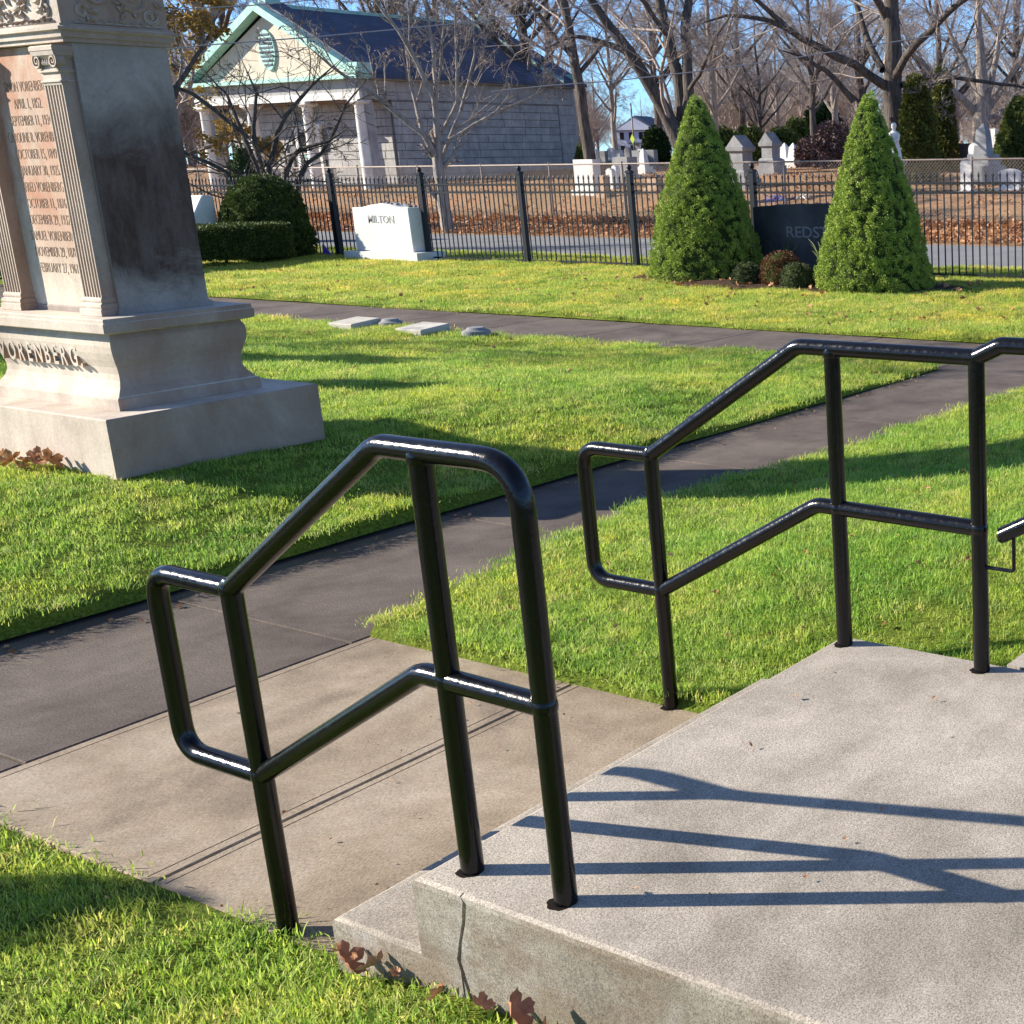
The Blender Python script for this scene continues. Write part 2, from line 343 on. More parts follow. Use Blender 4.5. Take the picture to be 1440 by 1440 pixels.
t = NT('blue_slate', 0.55, 0.4)
br = t.n('ShaderNodeTexBrick'); br.inputs['Scale'].default_value = 1.0; br.inputs['Brick Width'].default_value = 0.45; br.inputs['Row Height'].default_value = 0.28; br.inputs['Mortar Size'].default_value = 0.012
br.inputs['Color1'].default_value = (0.030, 0.048, 0.095, 1); br.inputs['Color2'].default_value = (0.050, 0.072, 0.13, 1); br.inputs['Mortar'].default_value = (0.02, 0.025, 0.045, 1)
t.l(t.geo.outputs['Position'], br.inputs['Vector']); t.color(t.mix(0.7, br.outputs[0], t.ramp(t.noise(1.5, 5, 0.7, stretch=(1, .2, .2)), [(0.3, 0.75), (0.7, 1.3)]), 'MULTIPLY')); M['slate'] = t.m
t = NT('dark_glass', 0.1, 0.6); t.color((0.015, 0.017, 0.022)); M['glass'] = t.m
t = NT('cable_sheath', 0.4, 0.5); t.color((0.22, 0.22, 0.24)); M['cable'] = t.m
t = NT('blue_cloth', 0.8, 0.2); t.color((0.05, 0.09, 0.45)); M['blue'] = t.m
t = NT('purple_cloth', 0.8, 0.2); t.color((0.16, 0.10, 0.50)); M['purple'] = t.m
t = NT('sign_yellow', 0.5, 0.3); t.color((0.45, 0.55, 0.06)); M['yellow'] = t.m
t = NT('house_paint', 0.7, 0.2); t.color((0.55, 0.60, 0.70)); M['housewhite'] = t.m
t = NT('grey_roof', 0.8, 0.2); t.color((0.12, 0.13, 0.16)); M['greyroof'] = t.m
t = NT('letter_grey', 0.7, 0.2); t.color((0.36, 0.35, 0.33)); M['lettergrey'] = t.m
t = NT('letter_pale', 0.7, 0.2); t.color((0.24, 0.24, 0.25)); M['letterpale'] = t.m

def text_mesh(body, size, extrude=0.0, offset=0.0, sx=1.0, align='CENTER'):
    cu = bpy.data.curves.new('lettering', 'FONT'); cu.body = body; cu.size = size; cu.extrude = extrude; cu.offset = offset
    cu.align_x = align; cu.resolution_u = 3
    ob = bpy.data.objects.new('lettering', cu); COL.objects.link(ob)
    dg = bpy.context.evaluated_depsgraph_get(); dg.update()
    me = bpy.data.meshes.new_from_object(ob.evaluated_get(dg)); bpy.data.objects.remove(ob); bpy.data.curves.remove(cu)
    me.transform(Matrix.Diagonal((sx, 1, 1, 1))); me.materials.clear(); return me
# lettering on a face whose normal is -X: text runs towards -Y
def text_on_front(name, body, x, y, z, size, mat, parent, extrude=0.002, offset=0.0, sx=1.0, align='CENTER'):
    me = text_mesh(body, size, extrude, offset, sx, align)
    rot = Matrix(((0, 0, -1, 0), (-1, 0, 0, 0), (0, 1, 0, 0), (0, 0, 0, 1)))
    me.transform(Matrix.Translation((x, y, z)) @ rot); me.update()
    return link(name, me, mat, parent)

# ------------------------------------------------------------------ the setting: ground, lawns, paths, road
def grid_mesh(name, xs, ys, zf, inside=None):
    X, Y = np.meshgrid(xs, ys, indexing='ij'); Z = zf(X, Y); V = np.stack([X, Y, Z], -1).reshape(-1, 3)
    i, j = np.meshgrid(np.arange(len(xs) - 1), np.arange(len(ys) - 1), indexing='ij'); n = len(ys)
    a = (i * n + j).ravel(); Fc = np.stack([a, a + n, a + n + 1, a + 1], -1)
    if inside is not None:
        c = V[Fc].mean(1); Fc = Fc[inside(c[:, 0], c[:, 1])]
    return np_mesh(name, V, Fc, smooth=True)
rng = np.random.default_rng(7)
def wob(x, y, a=0.012):
    return a * (np.sin(3.1 * x + 1.3 * y) + np.sin(5.3 * y - 2.2 * x) + np.sin(1.3 * x * 1.7 - y))
gm = MB().box(-60, 23.86, -70, 130, -1.2, -0.06); tag(gm.build('ground', M['soil'], None), kind='structure')
gnd = link('cemetery_ground', grid_mesh('cemetery_ground', np.concatenate([np.arange(23.9, 60, .6), np.geomspace(60, 1800, 40)]), np.concatenate([-np.geomspace(1500, 60, 25), np.arange(-58, 130, 2.0), np.geomspace(132, 1500, 25)]),
           lambda x, y: far_z(x, y) + 0.04 * np.sin(x * .9 + y * .4) * sst(25, 28, x) - 0.0 ), M['dirt']); tag(gnd, kind='structure')
rd = MB().box(18.92, 23.9, -60, 110, -0.4, 0.0); tag(rd.build('road', M['road']), kind='structure')

LB_EDGE = np.array([(3.22, 4.60), (3.32, 4.70), (3.8, 4.80), (4.7, 4.93), (5.3, 4.97), (5.8, 4.90), (6.6, 4.77), (8, 4.70), (9.95, 4.66)])
def lb_edge(x): return np.interp(x, LB_EDGE[:, 0], LB_EDGE[:, 1])
def edge_drop(z, d):                                   # rounded turf edge
    return z - 0.8 * z * np.exp(-np.maximum(d, 0) / 0.035)
lawnA = grid_mesh('lawn', np.concatenate([np.arange(-6, .6, .2), np.arange(.6, 1.701, .05)]), np.concatenate([np.arange(-3, 1.2, .2), np.arange(1.2, 4.60, .05)]), lambda x, y: lawn_a_z(x, y) + wob(x, y, .006))
tag(link('lawn', lawnA, M['lawn']), kind='structure')
xsB = np.concatenate([[3.20, 3.222, 3.232, 3.25, 3.28], np.arange(3.32, 9.95, .08)])
Vb = []; nb = 60
for x in xsB:
    e = float(lb_edge(x)); ys_ = np.linspace(-3.0, e, nb) if False else np.concatenate([np.linspace(-3, e - 1.2, 20, endpoint=False), np.linspace(e - 1.2, e, 40)])
    for y in ys_:
        z = float(lawn_b_z(x, y) + wob(x, y, .008)); z = float(edge_drop(z, min(e - y, (x - 3.23) * 1.2)))
        if x < 3.225: z = -.03 if x < 3.21 else .004
        Vb.append((x, y, z))
Vb = np.array(Vb); i, j = np.meshgrid(np.arange(len(xsB) - 1), np.arange(nb - 1), indexing='ij'); a = (i * nb + j).ravel()
Fb = np.stack([a, a + nb, a + nb + 1, a + 1], -1); cb = Vb[Fb].mean(1); Fb = Fb[~((cb[:, 1] < 1.74) & (cb[:, 0] < 5.2))]
tag(link('lawn', np_mesh('lawn', Vb, Fb, smooth=True), M['lawn']), kind='structure')
lawnC = grid_mesh('lawn', np.concatenate([np.arange(-8, 2, .3), np.arange(2, 9.9, .1), [9.9, 9.93, 9.95]]), np.concatenate([[5.87, 5.89, 5.92, 5.96], np.arange(6.0, 12, .1), np.arange(12, 34, .4)]),
                  lambda x, y: edge_drop(lawn_c_z(x, y) + wob(x, y), np.minimum(y - 5.87, 9.95 - x)))
tag(link('lawn', lawnC, M['lawn']), kind='structure')
lawnD = grid_mesh('lawn', np.concatenate([[11.5, 11.53, 11.56, 11.6], np.arange(11.75, 18.7, .15), [18.8, 18.86, 18.92]]), np.arange(-30, 60, .5),
                  lambda x, y: edge_drop(0.045 + wob(x, y), np.minimum(x - 11.5, 18.92 - x)))
tag(link('lawn', lawnD, M['lawn']), kind='structure')

slab_count = 0
def slab(parent, x0, x1, y0, y1, mat, z=0.0, g=0.006):
    me = MB().box(x0 + g, x1 - g, y0 + g, y1 - g, z - 0.09, z).mesh('slab'); bevel_mesh(me, 0.004, 1)
    return link('slab', me, mat, parent)
path = thing('path', None, None); tag(path, kind='structure')
MB().box(1.65, 3.19, 2.3, 4.6, -0.12, -0.035).build('bedding', M['hole'], path)
slab(path, 1.70, 3.235, 2.60, 3.49, M['landing'], g=0.005); slab(path, 1.70, 3.235, 3.49, 4.607, M['landing'], g=0.005)
dark = thing('footpath', None, None); tag(dark, kind='structure')
MB().box(-8, 9.95, 4.61, 5.95, -0.14, -0.035).build('bedding', M['hole'], dark)
xs = [-5.5, -4.0, -2.5, -1.0, 0.45, 1.95, 3.14, 4.66, 6.2, 7.75, 9.95]
for a_, b_ in zip(xs, xs[1:]): slab(dark, a_, b_, 4.607, 5.95, M['path'], 0.0, 0.005)
far = thing('footpath', None, None); tag(far, kind='structure')
MB().box(9.95, 11.5, -14, 40, -0.14, -0.035).build('bedding', M['hole'], far)
ys = list(np.arange(5.93 - 1.55 * 12, 40, 1.55))
for a_, b_ in zip(ys, ys[1:]): slab(far, 9.95, 11.55, float(a_), float(b_), M['path'], 0.0, 0.005)
# tooled margins beside the joints
for y in (3.455, 3.535, 4.56):
    MB().box(1.72, 3.22, y - 0.0015, y + 0.0015, -0.001, 0.0006).build('tooled_line', M['soil'], path)
SZ = 0.36
# lower step and upper platform, one cast each; outline lofted so the nosing is rounded
def loft_outline(outline, levels):
    cx = sum(p[0] for p in outline) / len(outline); cy = sum(p[1] for p in outline) / len(outline); rings = []
    for z, ins in levels:
        rings.append([(p[0] + (ins if p[0] < cx else -ins), p[1] + (ins if p[1] < cy else -ins), z) for p in outline])
    return rings
steps = thing('entrance_steps', 'pale concrete landing of two steps carrying the black handrails', 'steps', (0, 0, 0))
mb = MB(); lv = [(-0.1, 0), (SZ / 2 - .014, 0), (SZ / 2 - .006, .003), (SZ / 2 - .001, .009), (SZ / 2, .016)]
mb.loft(loft_outline([(1.640, 2.2), (3.235, 2.2), (3.235, 2.625), (1.640, 2.625)], lv), smooth=True)
st = mb.build('lower_step', M['side'], steps)
# platform with the crack in its side near the corner
rr = random.Random(4); crack = [2.205 + 0.012 * math.sin(k * 1.3) + rr.uniform(-.007, .007) - 0.0085 * k * .4 for k in range(12)]
lev = [(-0.1 + (SZ + .086) * k / 9, 0.0) for k in range(10)] + [(SZ - .005, .004), (SZ, .014)]
rings = []
for k, (z, ins) in enumerate(lev):
    c0 = crack[k]; w = (0.005 + 0.003 * rr.random()) * (.35 if k > 9 else 1.0); dp_ = 1.700 if k < 9 else 1.655
    rings.append([(1.60 + ins, -1.5, z), (3.285 - ins, -1.5, z), (3.285 - ins, 2.325 - ins, z), (1.642 + ins, 2.325 - ins, z), (1.642 + ins, c0 + w, z), (dp_, c0, z), (1.640 + ins, c0 - w, z)])
pm = MB().loft(rings, smooth=False)
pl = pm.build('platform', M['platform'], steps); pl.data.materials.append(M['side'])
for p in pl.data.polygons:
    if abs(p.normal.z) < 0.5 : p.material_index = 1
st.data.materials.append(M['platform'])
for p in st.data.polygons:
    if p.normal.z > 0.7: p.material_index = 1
# platform wing beyond the far rail and the next step up
MB().box(3.295, 5.2, -1.5, 1.735, -0.1, SZ - 0.003).build('side_apron', M['platform'], steps)

# ------------------------------------------------------------------ handrails
def handrail(x, yo, p3y, label, far_side):
    t = thing('handrail', label, 'handrail', (0, 0, 0), 0, 'black handrails on the steps')
    r = 0.0245; Z = SZ
    p1, p2 = 2.945 + yo, 2.232 + (0.04 if far_side else 0)
    def post(y, z0, z1):
        MB().tube([(x, y, z0), (x, y, (z0 + z1) / 2), (x, y, z1)], r, 20).build('post', M['rail'], t)
        h = MB().lathe([(0.031, -0.004), (0.030, 0.0008), (0.001, 0.001)], x - .005, y + .004, 18, smooth=False)
        for i, v in enumerate(h.v): h.v[i] = (v[0] + rr.uniform(-.003, .003), v[1] + rr.uniform(-.003, .003), v[2] + z0 + 0.03)
        h.build('post_hole', M['hole'], t)
    post(p1, -0.03, Z + 0.54); post(p2, Z - 0.03, Z + 0.93)
    loop = fillet([(x, p1, Z + .543), (x, p1 + .305, Z + .543), (x, p1 + .305, Z + .07), (x, p1, Z + .07)], 0.075, 10)
    MB().tube(loop, r, 20).build('end_loop', M['rail'], t)
    yb = p2 + 0.125
    if far_side:
        top = fillet([(x, p1, Z + .543), (x, yb, Z + .938), (x, p3y, Z + .94)], 0.09, 10)
        MB().tube(top, r, 20).build('top_rail', M['rail'], t); post(p3y, Z - 0.03, Z + 0.94)
        up = fillet([(x, p3y, Z + .94), (x, p3y - .08, Z + .978), (x, p3y - .75, Z + .985)], 0.05, 8)
        MB().tube(up, r, 20).build('upper_rail', M['rail'], t)
        gr = [(x, 1.704, Z + .43), (x, 1.2, Z + .70), (x, .75, Z + .94)]
        g = MB().tube(gr, r * .95, 20); g.lathe([(0.001, 0), (0.02, .003), (0.023, .012), (0.001, .02)], 0, 0, 10); 
        for i in range(len(g.v) - 40, len(g.v)): g.v[i] = (x + g.v[i][0], 1.71 - g.v[i][2] + .004, Z + .428 + g.v[i][1])
        g.build('grab_rail', M['rail'], t)
        br_ = fillet([(x, 1.668, Z + .428), (x, 1.668, Z + .325), (x, p3y, Z + .325)], 0.012, 5)
        MB().tube(br_, 0.006, 8).build('bracket', M['rail'], t)
    else:
        top = fillet([(x, p1, Z + .543), (x, yb, Z + .938), (x, p3y, Z + .94), (x, p3y, Z - .03)], [0.09, 0.105], 12)
        MB().tube(top, r, 20).build('top_rail', M['rail'], t)
        h = MB().lathe([(0.032, -0.004), (0.031, 0.0008), (0.001, 0.001)], x - .007, p3y + .006, 18, smooth=False)
        for i, v in enumerate(h.v): h.v[i] = (v[0] + rr.uniform(-.003, .003), v[1] + rr.uniform(-.003, .003), v[2] + Z)
        h.build('post_hole', M['hole'], t)
    mid = fillet([(x, p1, Z + .07), (x, yb - .045, Z + .447), (x, p3y, Z + .44)], 0.09, 10)
    MB().tube(mid, r, 20).build('mid_rail', M['rail'], t)
    for y, z in ((p1, Z + .543), (p1, Z + .07), (p2, Z + .445), (p2, Z + .925), (p3y, Z + .44)):
        w_ = MB().lathe([(.001, -.030), (.016, -.026), (.0258, -.012), (.0272, 0), (.0258, .012), (.016, .026), (.001, .030)], 0, 0, 14)
        w_.v = [(a + x, b + y, c + z) for a, b, c in w_.v]; w_.build('weld_joint', M['rail'], t)
    return t
handrail(1.727, 0.0, 1.955, 'nearer black pipe handrail at the left edge of the steps with a rounded top corner', False)
handrail(3.22, 0.075, 1.78, 'farther black pipe handrail beside the lawn with a bracketed grab rail at its end', True)

# ------------------------------------------------------------------ monument (coordinates measured on flat ground, then scaled onto the rise)
K = 0.838; KZ = H * (1 - K)
mon = thing('family_monument', 'tall carved stone monument with fluted pilasters and the name VORENBERG on its base', 'monument', (0, 0, KZ)); mon.scale = (K, K, K)
Y0, Y1 = 8.42, 10.80
def mrect(prof, name, mat, parent=mon):           # profile of insets from the plinth rectangle
    me = MB().rects([(4.36 + a, 5.77 - b, 8.42 + c, 10.30 - c, z) for a, b, c, z in prof]); o = me.build(name, mat, parent); return o
MY = 10.30
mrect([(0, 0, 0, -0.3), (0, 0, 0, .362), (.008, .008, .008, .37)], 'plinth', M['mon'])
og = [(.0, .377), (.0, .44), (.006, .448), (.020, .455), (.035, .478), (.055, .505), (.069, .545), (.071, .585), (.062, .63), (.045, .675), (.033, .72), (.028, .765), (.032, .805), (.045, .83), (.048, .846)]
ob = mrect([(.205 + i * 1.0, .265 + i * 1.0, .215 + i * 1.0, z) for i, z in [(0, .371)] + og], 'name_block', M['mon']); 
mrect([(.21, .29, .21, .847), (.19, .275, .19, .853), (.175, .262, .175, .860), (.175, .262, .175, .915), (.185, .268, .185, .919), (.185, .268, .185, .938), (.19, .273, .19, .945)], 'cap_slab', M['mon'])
die = mrect([(.375, .43, .34, .946), (.375, .43, .34, .975), (.39, .45, .355, .99), (.39, .45, .355, 2.575)], 'die', M['die'])
# front panel set between the pilasters, the red-stained face
MB().box(4.744, 4.752, 8.985, 9.735, .98, 2.57).build('inscription_panel', M['monfront'], mon)
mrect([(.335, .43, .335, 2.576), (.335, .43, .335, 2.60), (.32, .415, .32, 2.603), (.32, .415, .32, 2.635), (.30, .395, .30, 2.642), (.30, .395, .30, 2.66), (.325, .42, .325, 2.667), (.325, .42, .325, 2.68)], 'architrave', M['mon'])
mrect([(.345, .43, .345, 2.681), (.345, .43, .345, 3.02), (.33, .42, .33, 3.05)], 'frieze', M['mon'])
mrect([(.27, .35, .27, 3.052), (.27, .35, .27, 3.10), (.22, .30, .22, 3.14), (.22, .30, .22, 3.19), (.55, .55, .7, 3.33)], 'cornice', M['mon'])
def spiral(cx, cz, r0, turns, sgn, a0=0.0, n=26, decay=0.85):
    out = []
    for k in range(n):
        t_ = k / (n - 1); a = a0 + sgn * turns * 2 * PI * t_; r = r0 * (1 - decay * t_); out.append((cx + r * math.cos(a), cz + r * math.sin(a)))
    return out
# carved acanthus scrolls on two faces of the frieze
def scrolls(face, name):
    mb = MB(); rs = random.Random(3)
    if face == 'front': L0, L1 = 8.84, 9.88; P3 = lambda s, z, d: (4.705 - d, s, z)
    else: L0, L1 = 4.80, 5.28; P3 = lambda s, z, d: (s, 8.765 - d, z)
    n = int(round((L1 - L0) / 0.24))
    for k in range(n):
        c = L0 + (k + .5) * (L1 - L0) / n; sg = 1 if k % 2 else -1
        sp = spiral(c, 2.86, .105, 1.6, sg, PI * .5 * sg, 30)
        mb.tube([P3(a, b, .006) for a, b in sp], [.016 * (1 - .5 * i / 30) for i in range(30)], 7)
        sp2 = spiral(c + .08 * sg, 2.755, .05, 1.2, -sg, 0, 18); mb.tube([P3(a, b, .004) for a, b in sp2], [.011] * 18, 6)
        for q in range(12):                         # leaves around the scroll
            a = rs.uniform(0, 2 * PI); rad = rs.uniform(.07, .135); s0, z0 = c + rad * math.cos(a) * 1.1, 2.855 + rad * math.sin(a)
            if not (2.70 < z0 < 3.0): continue
            dx, dz = math.cos(a + rs.uniform(-.9, .9)), math.sin(a + rs.uniform(-.9, .9)); ln = rs.uniform(.03, .055)
            mb.tube([P3(s0, z0, .002), P3(s0 + dx * ln * .5, z0 + dz * ln * .5, .016), P3(s0 + dx * ln, min(3.0, z0 + dz * ln), .003)], [.004, .014, .003], 6)
    for k in range(int((L1 - L0) / .06)):            # beaded lower edge
        c = L0 + (k + .5) * .06; mb.tube([P3(c - .02, 2.712, .002), P3(c, 2.705 + .006 * math.sin(k * 2), .014), P3(c + .02, 2.712, .002)], [.004, .013, .004], 6)
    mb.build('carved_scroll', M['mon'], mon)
    # raised frame
    for z in (2.690, 3.005): MB().tube([P3(L0 - .02, z, 0), P3(L1 + .02, z, 0)], .009, 6).build('frieze_border', M['mon'], mon)
scrolls('front', 'a'); scrolls('side', 'b')
# pilasters: fluted shafts, base, ionic capital
def pilaster(yc):
    w, proj = 0.098, 0.080; x0 = 4.749; xf = x0 - proj
    mb = MB(); outline = [(x0, yc - w)]; nf = 6; pitch = 2 * w / (nf + .25)
    y = yc - w; outline.append((xf, y)); y += pitch * .125
    for k in range(nf):
        a = y + pitch * .14; b = y + pitch * .86
        outline.append((xf, a))
        for q in range(1, 5):
            t_ = q / 5; outline.append((xf + .011 * math.sin(PI * t_), a + (b - a) * t_))
        outline.append((xf, b)); y += pitch
    outline.append((xf, yc + w)); outline.append((x0, yc + w))
    mb.loft([[(p[0], p[1], z) for p in outline] for z in (1.06, 2.33)])
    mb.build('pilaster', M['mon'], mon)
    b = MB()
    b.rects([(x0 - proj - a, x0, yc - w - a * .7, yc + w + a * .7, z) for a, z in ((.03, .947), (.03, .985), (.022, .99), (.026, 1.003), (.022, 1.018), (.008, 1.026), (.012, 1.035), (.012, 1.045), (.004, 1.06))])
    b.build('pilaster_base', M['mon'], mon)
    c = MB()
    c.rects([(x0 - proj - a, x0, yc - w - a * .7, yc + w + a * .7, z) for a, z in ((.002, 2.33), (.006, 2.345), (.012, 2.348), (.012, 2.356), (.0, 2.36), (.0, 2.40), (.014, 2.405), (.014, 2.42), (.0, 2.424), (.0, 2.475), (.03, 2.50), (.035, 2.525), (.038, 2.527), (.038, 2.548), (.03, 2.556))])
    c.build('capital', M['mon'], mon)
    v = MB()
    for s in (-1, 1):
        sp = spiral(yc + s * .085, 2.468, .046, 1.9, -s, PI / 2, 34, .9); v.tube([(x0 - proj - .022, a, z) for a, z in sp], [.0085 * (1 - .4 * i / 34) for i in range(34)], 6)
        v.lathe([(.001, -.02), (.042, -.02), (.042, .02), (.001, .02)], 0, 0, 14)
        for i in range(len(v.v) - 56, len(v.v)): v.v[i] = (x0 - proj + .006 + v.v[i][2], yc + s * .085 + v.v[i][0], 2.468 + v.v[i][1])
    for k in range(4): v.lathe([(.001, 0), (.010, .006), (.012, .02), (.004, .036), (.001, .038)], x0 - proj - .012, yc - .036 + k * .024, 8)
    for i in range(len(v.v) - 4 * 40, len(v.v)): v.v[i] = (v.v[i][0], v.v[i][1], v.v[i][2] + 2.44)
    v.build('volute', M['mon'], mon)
pilaster(8.898); pilaster(9.822)
lines = ['SIMON VORENBERG', 'APRIL 1, 1852.', 'SEPTEMBER 11, 1934.', 'CAROLINE R. VORENBERG', 'OCTOBER 15, 1849.', 'JANUARY 30, 1925.', 'FRED VORENBERG', 'OCTOBER 11, 1876.', 'DECEMBER 29, 1932.', 'SAMUEL VORENBERG.', 'NOVEMBER 29, 1878.', 'FEBRUARY 27, 1961.']
for k, s in enumerate(lines):
    me = text_mesh(s, .092, .0015, -.0016, .58)
    wd = max(v.co.x for v in me.vertices) - min(v.co.x for v in me.vertices); sc = min(1.0, .60 / wd)
    me.transform(Matrix.Diagonal((sc, 1, 1, 1)))
    me.transform(Matrix.Translation((4.7433, 9.36, 2.312 - k * .1018)) @ Matrix(((0, 0, -1, 0), (-1, 0, 0, 0), (0, 1, 0, 0), (0, 0, 0, 1))))
    link('inscription', me, M['monletter'], mon)
name = 'VORENBERG.'; yy = 9.985
for ch in name:
    me = text_mesh(ch, .185, .018, .002, .66, 'LEFT'); wd = max(v.co.x for v in me.vertices)
    me.transform(Matrix.Translation((4.612, yy, .625)) @ Matrix(((0, 0, -1, 0), (-1, 0, 0, 0), (0, 1, 0, 0), (0, 0, 0, 1))))
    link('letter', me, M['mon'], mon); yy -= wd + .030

# ------------------------------------------------------------------ iron fence
FX = 17.1; POSTS = [13.43 + 2.56 * k for k in range(-6, 9)]
fence = thing('iron_fence', 'black iron picket fence with ball topped posts along the far side of the lawn', 'fence', (FX, POSTS[0], 0))
def fpart(mb, name, loc, mat=M['fence']):
    return mb.build(name, mat, fence)
pm_ = MB().box(-.042, .042, -.042, .042, -.1, 1.60).rects([(-.055, .055, -.055, .055, 1.60), (-.055, .055, -.055, .055, 1.625), (-.02, .02, -.02, .02, 1.65)]).lathe([(.001, 1.645), (.018, 1.65), (.036, 1.67), (.042, 1.69), (.036, 1.71), (.018, 1.73), (.006, 1.745), (.001, 1.75)], 0, 0, 12).mesh('post')
fix_sharp(pm_); pm_.materials.append(M['fence'])
for y in POSTS:
    o = bpy.data.objects.new('post', pm_); COL.objects.link(o); o.parent = fence; o.location = (0, y - POSTS[0], 0)
pk = MB().box(-.008, .008, -.008, .008, .0, 1.50).loft([[(-.010, -.010, 1.50), (.010, -.010, 1.50), (.010, .010, 1.50), (-.010, .010, 1.50)], [(-.012, -.012, 1.535), (.012, -.012, 1.535), (.012, .012, 1.535), (-.012, .012, 1.535)], [(-.001, -.001, 1.585), (.001, -.001, 1.585), (.001, .001, 1.585), (-.001, .001, 1.585)]]).mesh('picket'); pk.materials.append(M['fence'])
ringm = MB(); npk = 0
rl = []
for a_, b_ in zip(POSTS, POSTS[1:]):
    n = 22
    for k in range(1, n):
        y = a_ + (b_ - a_) * k / n
        if npk < 300:
            o = bpy.data.objects.new('picket', pk); COL.objects.link(o); o.parent = fence; o.location = (0, y - POSTS[0], 0); npk += 1
    for k in range(n):
        y = a_ + (b_ - a_) * (k + .5) / n - POSTS[0]
        ringm.tube([(0, y + .058 * math.cos(2 * PI * q / 10), 1.35 + .058 * math.sin(2 * PI * q / 10)) for q in range(11)], .006, 4, cap=False)
    for z in (.10, 1.28, 1.42):
        MB().box(-.014, .014, a_ - POSTS[0] + .042, b_ - POSTS[0] - .042, z - .014, z + .014).build('rail', M['fence'], fence)
tag(ringm.build('ring', M['fence'], fence), kind='stuff')

# chain-link fence across the road
CXF = 30.0; cp = [16.6 + 2.93 * k for k in range(-7, 13)]
chain = thing('chain_link_fence', 'rusty chain link fence with a top tube beyond the road', 'fence', (CXF, cp[0], 0))
for y in cp:
    z0 = gz(CXF, y); MB().tube([(0, y - cp[0], z0 - .1), (0, y - cp[0], 1.70)], .032, 8).lathe([(.034, 1.70), (.034, 1.72), (.001, 1.745)], 0, y - cp[0], 8).build('post', M['galv'], chain)
MB().tube([(0, 0, 1.665), (0, cp[-1] - cp[0], 1.665)], .023, 8).build('top_tube', M['galv'], chain)
wl = MB(); Lw = cp[-1] - cp[0]; k = -1.6
while k < Lw:
    for s in (1, -1):
        y0, y1 = (k, k + 1.6) if s > 0 else (k + 1.6, k); a0, a1 = .08, 1.70
        if 0 <= min(y0, y1) and max(y0, y1) <= Lw: wl.tube([(0.004 * s, y0, a0), (0.004 * s, y1, a1)], .0032, 3, cap=False, smooth=False)
    k += .095
tag(wl.build('wire_mesh', M['galv'], chain), kind='stuff')

# ------------------------------------------------------------------ foliage builders
def scatter_cards(P, N, size, asp, seed, tilt=0.5):
    """leaf-sized quads at points P roughly facing along N"""
    r = np.random.default_rng(seed); n = len(P)
    N = N + r.normal(0, tilt, (n, 3)); N /= np.linalg.norm(N, axis=1)[:, None] + 1e-9
    A = r.normal(0, 1, (n, 3)); U = np.cross(N, A); U /= np.linalg.norm(U, axis=1)[:, None] + 1e-9
    s = size * r.uniform(.6, 1.3, (n, 1)); V = N * s; U = U * s * asp
    vs = np.stack([P, P + V * .6 + U * .5, P + V * 1.15, P + V * .6 - U * .5], 1)
    f = (np.arange(n) * 4)[:, None] + np.array([[0, 1, 2, 3]])
    return vs.reshape(-1, 3), f
def clumpy(profile, height, nclump, per, csize, leaf, asp, seed, tilt=.35):
    """clumps on a surface of revolution: profile(t)->radius, returns leaf cards"""
    r = np.random.default_rng(seed)
    t_ = r.random(nclump * 6); rad = np.array([profile(x) for x in t_]); keep = r.random(len(t_)) * max(rad) < rad + .02
    t_ = t_[keep][:nclump]; rad = np.array([profile(x) for x in t_]); a = r.uniform(0, 2 * PI, len(t_))
    lump = 1 + .045 * np.sin(3 * a + t_ * 9 + seed) + .035 * np.sin(7 * a - 13 * t_ + seed) + .03 * np.sin(11 * a + 23 * t_)
    rad = rad * lump * r.uniform(.92, 1.03, len(t_))
    Cc = np.stack([rad * np.cos(a), rad * np.sin(a), t_ * height], 1)
    D = r.normal(0, 1, (len(Cc), per, 3)); D /= np.linalg.norm(D, axis=2)[..., None]
    outw = np.stack([np.cos(a), np.sin(a), np.full(len(a), .45)], 1)[:, None, :]
    D = D + outw * .9; D /= np.linalg.norm(D, axis=2)[..., None]
    cs = csize * r.uniform(.6, 1.25, (len(Cc), 1, 1)); P = (Cc[:, None] + D * cs * r.uniform(.55, 1, (len(Cc), per, 1))).reshape(-1, 3); D = D.reshape(-1, 3)
    ok = P[:, 2] > .02
    return scatter_cards(P[ok], D[ok], leaf, asp, seed + 1, tilt)
def foliage_obj(name, profile, height, nclump, per, csize, leaf, asp, seed, mat, parent, core=True, tilt=.35):
    v, f = clumpy(profile, height, nclump, per, csize, leaf, asp, seed, tilt)
    me = np_mesh(name, v, f, [mat]); o = link(name, me, mat, parent)
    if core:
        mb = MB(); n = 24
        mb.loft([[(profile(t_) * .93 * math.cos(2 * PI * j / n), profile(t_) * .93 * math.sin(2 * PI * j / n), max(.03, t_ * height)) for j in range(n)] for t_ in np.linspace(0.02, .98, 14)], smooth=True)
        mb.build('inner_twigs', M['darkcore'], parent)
    return o
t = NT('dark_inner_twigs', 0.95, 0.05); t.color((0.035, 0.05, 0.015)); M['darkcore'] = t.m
def cone_prof(Rb):
    def f(t_):
        base = min(1.0, .90 + 1.6 * t_) if t_ < .07 else 1.0
        return Rb * base * max(0.0, (1 - t_)) ** .80 * (1 + .10 * math.sin(t_ * PI)) + .015
    return f
def cone_tree(loc, Rb, h, seed, label):
    t = thing('dwarf_spruce', label, 'shrub', loc, 0, 'cone shaped spruces in front of the fence')
    MB().tube([(0, 0, -.05), (0, 0, h * .5)], [.05, .02], 8).build('trunk', M['barkdark'], t)
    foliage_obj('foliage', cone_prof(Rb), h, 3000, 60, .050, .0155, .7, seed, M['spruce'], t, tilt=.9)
    return t
cone_tree((15.85, 13.40, -.02), .82, 2.74, 11, 'left of the two cone shaped spruces, beside the dark stone')
